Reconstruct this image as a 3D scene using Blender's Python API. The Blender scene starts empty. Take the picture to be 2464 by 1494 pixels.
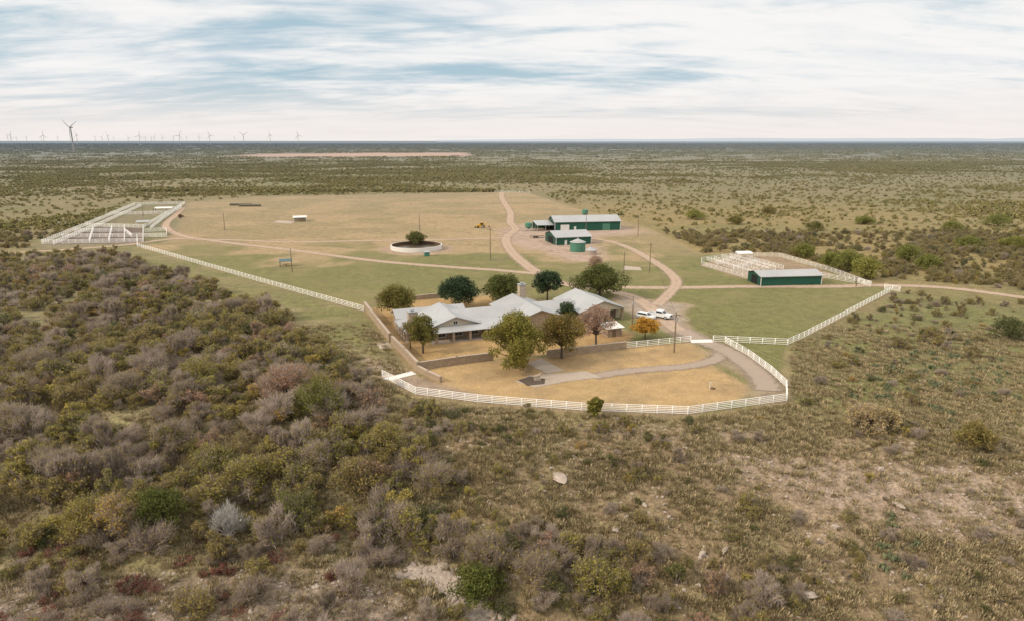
import bpy, math, numpy as np, random
from mathutils import Vector
R=random.Random(5); rng=np.random.default_rng(7)
scn=bpy.context.scene; COL=scn.collection
# ------------------------------------------------------------ survey helpers
CAMH=45.0; F=1643.0; TH=math.radians(14.0); ST,CT=math.sin(TH),math.cos(TH)
def sm(a,b,x):
    t=np.clip((x-a)/(b-a),0,1); return t*t*(3-2*t)
_tab=rng.random((256,256))
def vnoise(x,y):
    x=np.asarray(x,float); y=np.asarray(y,float)
    xi=np.floor(x).astype(int); yi=np.floor(y).astype(int); fx=x-xi; fy=y-yi
    fx=fx*fx*(3-2*fx); fy=fy*fy*(3-2*fy)
    g=lambda i,j:_tab[i%256,j%256]
    return (g(xi,yi)*(1-fx)+g(xi+1,yi)*fx)*(1-fy)+(g(xi,yi+1)*(1-fx)+g(xi+1,yi+1)*fx)*fy
def fbm(x,y,o=4):
    s=0;a=.5;t=0
    for k in range(o):
        s=s+a*vnoise(np.asarray(x)*2**k+17*k,np.asarray(y)*2**k+31*k); t+=a; a*=.5
    return s/t
CREEK=np.array([(22,40),(6,56),(1,61),(-2,66),(-6,69),(-8,72.5),(-13,75),(-24,84),(-40,90),(-58,100),(-80,110)],float)
def seg_dist(x,y,P,closed=False):
    P=np.asarray(P,float); n=len(P); best=np.full(np.shape(x),1e9)
    for i in range(n if closed else n-1):
        a=P[i]; b=P[(i+1)%n]; d=b-a; L=max(d@d,1e-9)
        t=np.clip(((x-a[0])*d[0]+(y-a[1])*d[1])/L,0,1)
        best=np.minimum(best,np.hypot(x-a[0]-t*d[0],y-a[1]-t*d[1]))
    return best
def inside(x,y,P):
    P=np.asarray(P,float); n=len(P); c=np.zeros(np.shape(x),bool)
    for i in range(n):
        x1,y1=P[i]; x2,y2=P[(i+1)%n]
        if y1==y2: continue
        k=((y1>y)!=(y2>y))&(x<(x2-x1)*(y-y1)/(y2-y1)+x1); c^=k
    return c
def sdf(x,y,P):   # positive inside
    d=seg_dist(x,y,P,True); return np.where(inside(x,y,P),d,-d)
def hgt(x,y):
    x=np.asarray(x,float); y=np.asarray(y,float)
    E=np.interp(x,[-140,-32,-5,30,50,150],[122,117,103,100,105,108])
    m=sm(0,18,E-y)
    z=-8.5*sm(0,52,E-y)+m*(fbm(x/14,y/14,3)-.5)*3.0+m*(fbm(x/3.,y/3.,2)-.5)*.9
    z=z-1.9*np.exp(-(seg_dist(x,y,CREEK)/3.2)**2)*sm(0,12,E-y)
    return z
def P(px,py):
    u=(px-1232)/F; v=(747-py)/F
    D=(u,CT+v*ST,-ST+v*CT); z=0.0
    for _ in range(14):
        t=(CAMH-z)/(-D[2]); z=.5*z+.5*float(hgt(t*D[0],t*D[1]))
    return (t*D[0],t*D[1])
def PP(l): return [P(*q) for q in l]
# ------------------------------------------------------------ material helpers
class G:
    def __init__(s,nt): s.nt=nt; nt.nodes.clear()
    def n(s,t,ins=None,**pr):
        nd=s.nt.nodes.new(t)
        for k,v in pr.items(): setattr(nd,k,v)
        for k,v in (ins or {}).items():
            if isinstance(v,bpy.types.NodeSocket): s.nt.links.new(v,nd.inputs[k])
            else: nd.inputs[k].default_value=v
        return nd
    def m(s,op,a,b=0.0,c=0.0): return s.n('ShaderNodeMath',{0:a,1:b,2:c},operation=op).outputs[0]
    def mix(s,f,a,b,bt='MIX'):
        a=(*a,1) if isinstance(a,tuple) and len(a)==3 else a
        b=(*b,1) if isinstance(b,tuple) and len(b)==3 else b
        return s.n('ShaderNodeMix',{0:f,6:a,7:b},data_type='RGBA',blend_type=bt).outputs[2]
    def ramp(s,f,st):
        nd=s.n('ShaderNodeValToRGB',{0:f}); e=nd.color_ramp.elements
        while len(e)<len(st): e.new(.5)
        for i,(p,c) in enumerate(st):
            e[i].position=p; e[i].color=(*c,1) if len(c)==3 else c
        return nd.outputs[0]
    def noise(s,vec,sc,det=4,ro=.6,dist=0): return s.n('ShaderNodeTexNoise',{'Vector':vec,'Scale':sc,'Detail':det,'Roughness':ro,'Distortion':dist}).outputs['Fac']
    def ss(s,x,a,b): return s.n('ShaderNodeMapRange',{0:x,1:a,2:b,3:0.0,4:1.0},interpolation_type='SMOOTHSTEP').outputs[0]
    def pos(s): return s.n('ShaderNodeNewGeometry').outputs['Position']
    def obj(s): return s.n('ShaderNodeTexCoord').outputs['Object']
    def haze(s,c,L=3000.,mx=.9):  # distance haze mixed into the surface colour by world position
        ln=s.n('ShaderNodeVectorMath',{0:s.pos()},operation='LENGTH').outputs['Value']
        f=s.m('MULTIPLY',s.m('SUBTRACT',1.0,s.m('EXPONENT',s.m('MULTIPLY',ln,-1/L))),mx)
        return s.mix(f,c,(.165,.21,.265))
    def out(s,sh): s.n('ShaderNodeOutputMaterial',{0:sh})
def newmat(name):
    m=bpy.data.materials.new(name); m.use_nodes=True; return m,G(m.node_tree)
def plain(name,col,rough=.7,var=.18,sc=1.5,metal=0,bump=0.,stripe=None,spec=.3):
    m,g=newmat(name); o=g.obj()
    nz=g.noise(o,sc,5,.65)
    f=g.m('MULTIPLY_ADD',nz,var*2,1-var)
    nz2=g.noise(o,sc*.13+.05,3)
    f=g.m('MULTIPLY',f,g.m('MULTIPLY_ADD',nz2,var*2,1-var))
    h=nz
    if stripe:
        ax,per,dep=stripe
        sx=g.n('ShaderNodeSeparateXYZ',{0:o}).outputs[ax]
        w=g.m('PINGPONG',sx,per/2); w=g.ss(w,0.0,per*.16)
        f=g.m('MULTIPLY',f,g.m('MULTIPLY_ADD',w,dep,1-dep)); h=w
    c=g.mix(1.0,(*col,1),g.n('ShaderNodeCombineColor',{0:f,1:f,2:f}).outputs[0],'MULTIPLY')
    ins={'Base Color':c,'Roughness':rough,'Metallic':metal,'Specular IOR Level':spec}
    if bump: ins['Normal']=g.n('ShaderNodeBump',{'Strength':bump,'Height':h,'Distance':.05}).outputs[0]
    g.out(g.n('ShaderNodeBsdfPrincipled',ins).outputs[0]); return m
def foliage(name,cols,iv=.4,haze=True,L=3000.,k_=1.0,tl=.4):
    m,g=newmat(name)
    r=g.n('ShaderNodeObjectInfo').outputs['Random']; k=g.n('ShaderNodeNewGeometry').outputs['Random Per Island']
    big=g.noise(g.obj(),.45,2)
    f=g.m('ADD',g.m('MULTIPLY',r,.62),g.m('ADD',g.m('MULTIPLY',k,.20),g.m('MULTIPLY',g.m('SUBTRACT',big,.35),.6)))
    n=len(cols); c=g.ramp(f,[(i/(n-1),tuple(min(1,t*k_) for t in q)) for i,q in enumerate(cols)])
    b=g.m('MULTIPLY_ADD',k,2*iv,1-iv)
    c=g.mix(1.0,c,g.n('ShaderNodeCombineColor',{0:b,1:b,2:b}).outputs[0],'MULTIPLY')
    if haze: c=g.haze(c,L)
    d=g.n('ShaderNodeBsdfDiffuse',{0:c}).outputs[0]
    if tl<=0: g.out(d); return m
    t=g.n('ShaderNodeBsdfTranslucent',{0:c}).outputs[0]
    g.out(g.n('ShaderNodeMixShader',{0:tl,1:d,2:t}).outputs[0]); return m
M={}
M['white']=plain('white_paint',(.64,.62,.58),.5,.07)
M['whitefence']=plain('white_pipe_paint',(.86,.84,.80),.5,.06,.8)
M['whitepen']=plain('worn_white_pipe_paint',(.74,.72,.69),.6,.12,.8)
M['roofx']=plain('pale_metal_roof_a',(.35,.35,.35),.45,.14,.5,.0,.25,(0,.5,.28),.35)
M['roofy']=plain('pale_metal_roof_b',(.35,.35,.35),.45,.14,.5,.0,.25,(1,.5,.28),.35)
M['green']=plain('green_metal_siding',(.016,.085,.056),.5,.12,.6,0,.4,(0,.4,.3))
M['greent']=plain('green_tank_paint',(.07,.19,.13),.55,.15)
M['cream']=plain('cream_siding',(.47,.40,.31),.8,.06)
M['dark']=plain('opening_shade_black',(.012,.012,.012),.9)  # near-black that stands for the unlit barn interior
M['glass']=plain('window_glass',(.02,.025,.03),.08,.05,spec=.6)
M['wood']=plain('weathered_wood',(.17,.12,.085),.9,.25,3)
M['conc']=plain('concrete',(.37,.30,.24),.9,.16,.7)
M['steel']=plain('galvanised_steel',(.35,.36,.37),.4,.15,1,.3)
M['yellow']=plain('machine_yellow',(.55,.30,.02),.45,.15)
M['rubber']=plain('black_rubber',(.02,.02,.02),.8)
M['rust']=plain('rusty_metal',(.12,.07,.045),.85,.3,3)
M['carwhite']=plain('white_car_paint',(.62,.63,.64),.25,.02,spec=.6)
M['hay']=plain('weathered_hay',(.15,.135,.10),1,.3,4)
M['bark']=plain('bark',(.10,.078,.06),.95,.3,4)
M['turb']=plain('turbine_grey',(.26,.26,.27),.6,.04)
M['turbf']=plain('hazy_turbine_grey',(.36,.35,.35),.6,.04)  # paler grey for far turbines, distance haze included in the colour
M['cow']=plain('dark_cattle_hide',(.025,.018,.015),.9)
M['teal']=plain('teal_metal',(.07,.12,.13),.6)
M['red']=plain('red_lamp',(.4,.02,.01),.3); M['lamp']=plain('clear_lamp',(.7,.7,.65),.2)
def stone(name,c1,c2,sc):
    m,g=newmat(name); o=g.obj()
    mp=g.n('ShaderNodeMapping',{0:o,3:(1,1,1.9)}).outputs[0]
    v=g.n('ShaderNodeTexVoronoi',{'Vector':mp,'Scale':sc}); e=g.n('ShaderNodeTexVoronoi',{'Vector':mp,'Scale':sc},feature='DISTANCE_TO_EDGE').outputs[0]
    r=g.n('ShaderNodeSeparateColor',{0:v.outputs['Color']}).outputs[0]
    c=g.mix(r,c1,c2); c=g.mix(g.ss(e,.0,.07),(.22,.18,.14),c)
    c=g.mix(g.m('MULTIPLY',g.noise(o,.4),.5),c,(.25,.19,.13))
    g.out(g.n('ShaderNodeBsdfPrincipled',{'Base Color':c,'Roughness':.95,'Normal':g.n('ShaderNodeBump',{'Strength':.5,'Height':g.ss(e,.0,.1),'Distance':.04}).outputs[0]}).outputs[0]); return m
M['stone']=stone('limestone_masonry',(.44,.33,.22),(.28,.20,.135),2.2)
M['stonepale']=stone('pale_limestone_masonry',(.56,.46,.35),(.42,.34,.25),2.2)
M['rock']=plain('limestone_rock',(.36,.295,.245),.95,.35,1.2,0,.6)
FO={}
FO['mesq']=foliage('mesquite_leaves',[(.14,.13,.044),(.22,.195,.056),(.30,.25,.064),(.25,.195,.075),(.37,.28,.068)])
FO['bare']=foliage('bare_twigs',[(.37,.30,.245),(.46,.375,.315),(.31,.25,.20),(.41,.335,.275)],.28)
FO['dark']=foliage('juniper_leaves',[(.09,.10,.038),(.125,.13,.046),(.165,.155,.052),(.105,.11,.042)])
FO['gold']=foliage('golden_leaves',[(.40,.31,.07),(.42,.27,.085),(.38,.32,.07),(.44,.36,.11)])
FO['straw']=foliage('straw_leaves',[(.42,.34,.17),(.46,.34,.16),(.40,.33,.15)])
FO['rust']=foliage('rust_leaves',[(.34,.19,.12),(.40,.23,.14),(.30,.20,.11),(.43,.27,.16)])
FO['red']=foliage('sumac_leaves',[(.20,.065,.045),(.26,.10,.07),(.18,.07,.05),(.26,.15,.10)])
FO['weed']=foliage('weed_blades',[(.14,.115,.062),(.36,.28,.16),(.20,.175,.085),(.40,.31,.185),(.18,.14,.085)],.35,tl=0)
FO['far']=foliage('far_brush_leaves',[(.155,.15,.054),(.23,.205,.066),(.30,.25,.075),(.26,.21,.09),(.35,.285,.085)],.3,tl=0)
FO['oak']=foliage('oak_leaves',[(.085,.098,.028),(.125,.135,.036),(.16,.15,.04)])
FO['olive']=foliage('bright_mesquite_leaves',[(.17,.18,.04),(.22,.22,.05),(.28,.255,.055)])
FO['pecan']=foliage('pecan_leaves',[(.15,.155,.036),(.20,.19,.042),(.27,.22,.05),(.15,.15,.036)])
FO['green']=foliage('turning_green_leaves',[(.10,.125,.032),(.15,.155,.038),(.21,.175,.045),(.13,.14,.034)])
FO['rusty']=foliage('turning_leaves',[(.15,.145,.038),(.23,.16,.044),(.28,.15,.052),(.16,.15,.038)])
FO['live']=foliage('live_oak_leaves',[(.04,.065,.028),(.058,.085,.036),(.07,.095,.036)])
FO['yellow']=foliage('yellow_leaves',[(.52,.30,.045),(.57,.32,.05),(.44,.25,.045)])
FO['cactus']=foliage('cactus_pads',[(.11,.125,.065),(.15,.16,.085),(.12,.135,.07)],.3,tl=0)
# ------------------------------------------------------------ mesh helpers
class MB:
    def __init__(s): s.v=[];s.f=[];s.mi=[]
    def add(s,vs,fs,mi=0):
        o=len(s.v); s.v+= [tuple(map(float,q)) for q in vs]; s.f+=[tuple(i+o for i in f) for f in fs]; s.mi+=[mi]*len(fs); return s
    def box(s,x0,x1,y0,y1,z0,z1,mi=0):
        return s.add([(x0,y0,z0),(x1,y0,z0),(x1,y1,z0),(x0,y1,z0),(x0,y0,z1),(x1,y0,z1),(x1,y1,z1),(x0,y1,z1)],
          [(0,3,2,1),(4,5,6,7),(0,1,5,4),(1,2,6,5),(2,3,7,6),(3,0,4,7)],mi)
    def hexa(s,b,t,mi=0):
        return s.add(list(b)+list(t),[(0,3,2,1),(4,5,6,7),(0,1,5,4),(1,2,6,5),(2,3,7,6),(3,0,4,7)],mi)
    def limb(s,a,b,r0,r1,n=6,mi=0,cap=True):
        a=Vector(a);b=Vector(b); d=(b-a).normalized(); t=d.orthogonal().normalized(); w=d.cross(t)
        vs=[]
        for c,r in((a,r0),(b,r1)):
            for i in range(n):
                q=2*math.pi*i/n; vs.append(c+t*math.cos(q)*r+w*math.sin(q)*r)
        fs=[(i,(i+1)%n,n+(i+1)%n,n+i) for i in range(n)]
        if cap: fs+=[tuple(range(n))[::-1],tuple(range(n,2*n))]
        return s.add(vs,fs,mi)
    def prof(s,pts,y0,y1,mi=0):
        n=len(pts); vs=[(x,y0,z) for x,z in pts]+[(x,y1,z) for x,z in pts]
        return s.add(vs,[tuple(range(n)),tuple(range(n,2*n))[::-1]]+[(i,n+i,n+(i+1)%n,(i+1)%n) for i in range(n)],mi)
    def mesh(s,name,mats,smooth=False):
        me=bpy.data.meshes.new(name); me.from_pydata(s.v,[],s.f)
        for m in mats: me.materials.append(m)
        me.polygons.foreach_set('material_index',s.mi)
        if smooth: me.polygons.foreach_set('use_smooth',[True]*len(s.f))
        me.update(); return me
def ob(name,data,parent=None,loc=(0,0,0),rz=0,sc=1,rot=None):
    o=bpy.data.objects.new(name,data); COL.objects.link(o); o.location=loc
    o.rotation_euler=rot if rot else (0,0,rz)
    o.scale=(sc,)*3 if not isinstance(sc,tuple) else sc
    if parent: o.parent=parent
    return o
def reg(o,label,cat,group=None,kind=None):
    o['label']=label; o['category']=cat
    if group: o['group']=group
    if kind: o['kind']=kind
    return o
def part(name,mb,mats,parent,loc=(0,0,0),rz=0,smooth=False):
    return ob(name,mb.mesh(name,mats,smooth),parent,loc,rz)
def empty(name,xy,rz=0,z=0,sc=1):
    o=ob(name,None,None,(xy[0],xy[1],z),rz,sc); o.empty_display_size=.5; return o
# ------------------------------------------------------------ zones
COMP=PP([(328,597),(440,488),(620,474),(1190,463),(1275,465),(1400,505),(1560,548),(1690,612),(1875,610),(2095,680),(2160,700),(1900,832),(1897,968),(1655,1003),(1400,994),(1150,974),(1000,956),(912,905),(985,900),(940,830),(870,750)])
PENL=PP([(60,600),(320,488),(450,488),(410,580),(330,597)])
STRIP=PP([(250,603),(328,597),(600,672),(870,750),(940,830),(985,900),(912,905),(850,890),(775,820),(685,760),(490,688)])
YARD=PP([(1010,890),(1185,862),(1310,860),(1505,836),(1660,824),(1700,850),(1690,868),(1800,930),(1780,960),(1655,985),(1400,978),(1200,962),(1060,925)])
HYARD=PP([(885,745),(945,822),(1005,890),(1185,862),(1505,836),(1520,800),(1440,780),(1330,725),(1200,712),(1000,722)])
BARND=PP([(1205,552),(1265,540),(1500,545),(1560,560),(1430,572),(1450,600),(1450,628),(1380,630),(1300,602),(1260,600),(1205,575)])
PARK=PP([(1500,705),(1560,722),(1650,735),(1640,775),(1720,830),(1660,822),(1590,790),(1530,765),(1480,730)])
YDIRT=PP([(1700,850),(1740,826),(1800,850),(1885,920),(1888,960),(1830,966),(1810,930),(1770,890)])
YDIRT2=PP([(925,908),(985,903),(1060,925),(1200,962),(1400,980),(1655,988),(1800,965),(1655,996),(1400,988),(1150,967),(1000,949)])
PENR=PP([(1688,640),(1770,615),(1875,617),(2000,660),(1960,680),(1800,672)])
PEND=PP([(110,588),(225,545),(345,550),(345,586)])
DENSE=PP([(-500,640),(250,615),(485,692),(670,765),(770,840),(845,905),(900,950),(930,1040),(1010,1130),(1120,1240),(1130,1330),(1080,1400),(880,1370),(760,1360),(300,1350),(-500,1360)])
CREEKV=PP([(1080,1310),(1200,1260),(1400,1310),(1900,1430),(1950,1580),(1130,1580),(1110,1420)])
BELT=PP([(880,960),(1000,975),(1300,1010),(1330,1040),(1240,1075),(1060,1080),(930,1040)])
SOILBL=PP([(-600,1390),(500,1370),(860,1370),(1000,1440),(1080,1600),(-800,1600)])
SUMAC=PP([(-600,1340),(0,1340),(400,1300),(880,1290),(900,1400),(700,1600),(-800,1600)])
BAND1=PP([(1700,1090),(2000,1100),(2464,1140),(2700,1190),(2700,1320),(2300,1300),(1930,1240),(1780,1170)])
BAND2=PP([(1430,1040),(1850,1020),(1900,1045),(1650,1075)])
FIELD=PP([(540,378),(640,370),(1120,368),(1130,376),(900,378)])
RIGHTG=PP([(1900,840),(2160,705),(2600,760),(2700,1060),(2100,1000),(1900,975)])
PATHL=PP([(880,862),(920,868),(990,893),(985,905),(925,910),(890,890)])
# ------------------------------------------------------------ roads
ROADS=[([(1207,463),(1207,475),(1216,492),(1228,512),(1228,535),(1240,552),(1218,572),(1226,600),(1262,635),(1300,660),(1345,680),(1420,695),(1500,708),(1548,728),(1600,770),(1650,805),(1690,822)],3.3,'dirt','pale dirt ranch road through the pasture'),
 ([(1225,572),(1100,576),(1000,578),(860,580),(700,583),(560,578),(470,577)],2.6,'dirt','two track dirt road crossing the pasture'),
 ([(440,500),(420,520),(402,535),(402,550),(440,568),(560,586),(700,602),(900,628),(1080,643),(1200,651),(1290,659)],2.8,'dirt','curving dirt road past the cattle pens'),
 ([(-250,640),(0,612),(150,602),(300,590),(400,577),(480,574)],2.8,'dirt','dirt road leading to the cattle pens'),
 ([(1495,692),(1620,693),(1800,690),(2000,690),(2110,687),(2250,691),(2380,705),(2700,750)],3.0,'dirt','pale dirt entrance road'),
 ([(1420,575),(1470,582),(1520,600),(1570,628),(1610,655),(1628,680),(1612,705),(1580,735)],2.6,'dirt','dirt road from barns to house'),
 ([(1700,826),(1735,845),(1722,864),(1660,880),(1580,887),(1500,894),(1425,906)],2.1,'drive','narrow gravel drive through the dry lawn'),
 ([(1640,795),(1690,820),(1745,842),(1790,870),(1830,905),(1850,940)],3.2,'drive','grey tan gravel drive at the gate')]
RW=[]
for l,w,k,lb in ROADS: RW.append((np.array(PP(l)),w))
def catmull(Pt,step=2.0):
    Pt=[np.array(p) for p in Pt]; Pt=[2*Pt[0]-Pt[1]]+Pt+[2*Pt[-1]-Pt[-2]]; o=[]
    for i in range(1,len(Pt)-2):
        p0,p1,p2,p3=Pt[i-1:i+3]; n=max(2,int(np.linalg.norm(p2-p1)/step))
        for j in range(n):
            t=j/n; o.append(.5*((2*p1)+(p2-p0)*t+(2*p0-5*p1+4*p2-p3)*t*t+(3*p1-p0-3*p2+p3)*t**3))
    o.append(Pt[-2]); return np.array(o)
def roadmat(name,c1,c2,grassmid,soft=.95):
    m,g=newmat(name)
    a=g.n('ShaderNodeAttribute',attribute_name='edge').outputs['Fac']; p=g.pos()
    e=g.m('ABSOLUTE',a); n1=g.noise(p,.5,5,.7); n2=g.noise(p,3,4)
    c=g.mix(n1,c1,c2); c=g.mix(g.m('MULTIPLY',n2,.35),c,(.28,.22,.17))
    if grassmid:
        gm=g.m('MULTIPLY',g.m('SUBTRACT',1.0,g.ss(e,.08,.28)),g.ss(n1,.45,.6))
        c=g.mix(g.m('MULTIPLY',gm,.6),c,(.25,.21,.11))
    al=g.m('SUBTRACT',1.0,g.ss(g.m('ADD',e,g.m('MULTIPLY',g.m('SUBTRACT',g.noise(p,.8,5,.75),.5),1.3)),.45,soft))
    d=g.n('ShaderNodeBsdfDiffuse',{0:c}).outputs[0]; t=g.n('ShaderNodeBsdfTransparent').outputs[0]
    g.out(g.n('ShaderNodeMixShader',{0:al,1:t,2:d}).outputs[0]); return m
RM={'dirt':roadmat('dirt_road',(.46,.34,.26),(.38,.285,.22),True),'drive':roadmat('worn_drive',(.36,.29,.235),(.30,.24,.195),False,1.1)}
for i,(l,w,k,lb) in enumerate(ROADS):
    C=catmull(RW[i][0]); T=np.gradient(C,axis=0); T/=np.linalg.norm(T,axis=1)[:,None]; Nn=np.stack([-T[:,1],T[:,0]],1)
    offs=[-1.3,-.65,0,.65,1.3]; vs=[];ed=[];fs=[]
    for j in range(len(C)):
        for o in offs:
            q=C[j]+Nn[j]*o*w; vs.append((q[0],q[1],.02+.006*i)); ed.append(o)
    m=len(offs)
    for j in range(len(C)-1):
        for q in range(m-1): fs.append((j*m+q,j*m+q+1,(j+1)*m+q+1,(j+1)*m+q))
    me=bpy.data.meshes.new('road'); me.from_pydata(vs,[],fs); me.materials.append(RM[k])
    at=me.attributes.new('edge','FLOAT','POINT'); at.data.foreach_set('value',ed)
    o=ob('road' if k=='dirt' else 'driveway',me); reg(o,lb,'road',kind='structure')
# ------------------------------------------------------------ ground sheet
def axis(a,b,st,lo,hi):
    c=list(np.arange(a,b+st,st)); s=st; x=c[-1]
    while x<hi: s*=1.12; x+=s; c.append(x)
    s=st; x=c[0]; pre=[]
    while x>lo: s*=1.12; x-=s; pre.append(x)
    return np.array(pre[::-1]+c)
gx=axis(-200,130,1.3,-30000,30000); gy=np.concatenate([axis(20,330,1.3,-60,331)[:-1],axis(332,620,3,331,30000)[1:]])
gy=np.unique(gy)
GX,GY=np.meshgrid(gx,gy); X=GX.ravel(); Y=GY.ravel(); Z=hgt(X,Y)
def grid_mesh(name,X,Y,Z,nx,ny):
    me=bpy.data.meshes.new(name); me.vertices.add(len(X)); me.vertices.foreach_set('co',np.stack([X,Y,Z],1).ravel())
    i=np.arange(nx-1)[None,:]+np.arange(ny-1)[:,None]*nx; i=i.ravel(); q=np.stack([i,i+1,i+nx+1,i+nx],1)
    me.loops.add(q.size); me.loops.foreach_set('vertex_index',q.ravel().astype(np.int32))
    me.polygons.add(len(q)); me.polygons.foreach_set('loop_start',(np.arange(len(q))*4).astype(np.int32))
    me.polygons.foreach_set('use_smooth',np.ones(len(q),bool)); me.update(calc_edges=True); return me
me=grid_mesh('ground',X,Y,Z,len(gx),len(gy))
wob=(fbm(X/9,Y/9,3)-.5)*7
col=np.zeros((len(X),4)); col[:,3]=1
nz=fbm(X/35,Y/35,4)[:,None]
col[:,:3]=np.array([.26,.20,.10])*(1-nz)+np.array([.20,.165,.075])*nz
green=np.full(len(X),.44)+.25*(fbm(X/70,Y/70)-.5); rocky=np.zeros(len(X))
def paint(poly,c,gr,soft=3.,w=1,wb=1.,rk=None):
    global green,rocky
    a=sm(-soft,soft,sdf(X,Y,np.array(poly))+wob*wb)*w
    col[:,:3]=col[:,:3]*(1-a[:,None])+np.array(c)*a[:,None]; green[:]=green*(1-a)+gr*a
    rocky[:]=rocky*(1-a)+(rk if rk is not None else 0)*a
fr=sm(112,95,Y)*1.0
a=fr*(X>-40); col[:,:3]=col[:,:3]*(1-a[:,None])+np.array([.235,.168,.10])*a[:,None]; green=green*(1-a)+.42*a; rocky=np.maximum(rocky,a*.36)
a=sm(190,260,Y)*sm(20,60,X-0)*sm(600,400,Y)*.7; col[:,:3]=col[:,:3]*(1-a[:,None])+np.array([.28,.20,.08])*a[:,None]
paint(DENSE,(.25,.20,.115),.46,4,wb=.6,rk=.2)
paint(RIGHTG,(.21,.175,.092),.56,5,rk=.25)
paint(COMP,(.29,.22,.118),.38,1.5,wb=.15)
tanw=np.where(Y<245,.25,.6)
a=sm(0,3,sdf(X,Y,np.array(COMP)))*sm(345,235,Y); green=green*(1-a)+.60*a
a=sm(0,3,sdf(X,Y,np.array(COMP)))*sm(225,205,Y)*sm(20,32,X); green=green*(1-a)+.68*a
a=sm(0,3,sdf(X,Y,np.array(COMP)))*sm(.45,.62,fbm(X/26+40,Y/22,4))*tanw; col[:,:3]=col[:,:3]*(1-a[:,None])+np.array([.38,.27,.15])*a[:,None]; green-=a*.18
paint(STRIP,(.27,.21,.12),.56,3,wb=.5)
paint(PENL,(.23,.185,.11),.48,3)
paint(PEND,(.17,.125,.10),.1,1.5,wb=.1)
paint(HYARD,(.38,.245,.11),.14,1.5,wb=.1)
paint(YARD,(.42,.285,.14),.14,1.2,wb=.15)
a=sm(0,2,sdf(X,Y,np.array(YARD)))*sm(.52,.66,fbm(X/7+3,Y/7+8,3))*.45; col[:,:3]=col[:,:3]*(1-a[:,None])+np.array([.27,.19,.11])*a[:,None]
paint(YDIRT,(.30,.235,.175),.05,4,wb=.9,w=.7); paint(YDIRT2,(.29,.215,.155),.1,1.2,wb=.2)
paint(BARND,(.39,.285,.215),.06,5,wb=1.1)
paint(PARK,(.33,.265,.21),.05,3,wb=.5)
paint(PENR,(.30,.215,.14),.1,2,wb=.2)
paint(PATHL,(.35,.26,.19),.05,1.5,wb=.3)
paint(SOILBL,(.26,.20,.15),.34,3,wb=.8,rk=.52)
paint(BAND1,(.34,.255,.19),.18,7,w=.8,wb=2.0,rk=.52); paint(BAND2,(.32,.24,.17),.2,3,w=.7,rk=.48)
paint(FIELD,(.60,.36,.23),0,25,wb=0)
cd=np.exp(-(seg_dist(X,Y,CREEK)/1.5)**2)*(Y<80)*(X>-14); rocky=np.maximum(rocky,cd*.5)
a=sm(0.2,1,cd)*.75; col[:,:3]=col[:,:3]*(1-a[:,None])+np.array([.09,.075,.06])*a[:,None]
cx,cy=P(1002,600); d=np.hypot(X-cx,Y-cy); a=sm(18,13,d+wob*.5); col[:,:3]=col[:,:3]*(1-a[:,None])+np.array([.35,.25,.17])*a[:,None]; green*=1-a*.8
mown=np.maximum(sm(-1,1,sdf(X,Y,np.array(COMP)))*.3,np.maximum(sm(-1,1,sdf(X,Y,np.array(YARD))),sm(-1,1,sdf(X,Y,np.array(HYARD))))*.55)
at=me.color_attributes.new('zone','FLOAT_COLOR','POINT'); at.data.foreach_set('color',col.ravel())
for nm,arr in(('green',green),('rocky',rocky),('mown',mown)):
    at=me.attributes.new(nm,'FLOAT','POINT'); at.data.foreach_set('value',arr)
m,g=newmat('ground_cover'); p=g.pos()
c=g.n('ShaderNodeAttribute',attribute_name='zone').outputs['Color']; gr=g.n('ShaderNodeAttribute',attribute_name='green').outputs['Fac']; rk=g.n('ShaderNodeAttribute',attribute_name='rocky').outputs['Fac']; mw=g.n('ShaderNodeAttribute',attribute_name='mown').outputs['Fac']
n1=g.noise(p,.05,7,.66,.8); n2=g.noise(p,.35,6,.7); n3=g.noise(p,2.2,5,.75); n4=g.noise(p,.012,5,.6); n5=g.noise(p,.12,6,.7,.5)
gm=g.m('ADD',g.m('MULTIPLY',n1,.6),g.m('MULTIPLY',n2,.4)); gm=g.m('ADD',gm,g.m('SUBTRACT',gr,.5))
gcol=g.mix(n3,(.11,.125,.040),(.20,.185,.068))
c=g.mix(g.m('MULTIPLY',g.ss(gm,.38,.62),.85),c,gcol)
c=g.mix(g.m('MULTIPLY',g.ss(n4,.5,.7),.3),c,(.29,.22,.12))
c=g.mix(g.m('MULTIPLY',g.m('MULTIPLY',g.ss(n5,.50,.68),.4),g.m('SUBTRACT',1.0,g.m('MULTIPLY',mw,.6))),c,(.15,.115,.075))
b=g.m('MULTIPLY_ADD',g.ss(n3,.25,.75),1.0,.5); b=g.m('MULTIPLY',b,g.m('MULTIPLY_ADD',g.ss(n2,.25,.75),.65,.68))
b=g.m('ADD',b,g.m('MULTIPLY',g.m('SUBTRACT',1.0,b),mw))
c=g.mix(1.0,c,g.n('ShaderNodeCombineColor',{0:b,1:b,2:b}).outputs[0],'MULTIPLY')
vo=g.n('ShaderNodeTexVoronoi',{'Vector':p,'Scale':2.4}).outputs['Distance']
rm=g.m('MULTIPLY',g.ss(g.m('ADD',g.m('SUBTRACT',rk,.5),g.m('ADD',g.m('MULTIPLY',g.noise(p,.25,6,.75),.6),g.m('MULTIPLY',n3,.4))),.49,.60),g.m('SUBTRACT',1.0,g.ss(vo,.25,.5)))
c=g.mix(g.m('MULTIPLY',rm,.8),c,g.mix(n2,(.43,.34,.27),(.32,.25,.20)))
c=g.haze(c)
bp=g.n('ShaderNodeBump',{'Strength':.8,'Height':g.m('ADD',n3,g.m('MULTIPLY',rm,.8)),'Distance':.3}).outputs[0]
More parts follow.
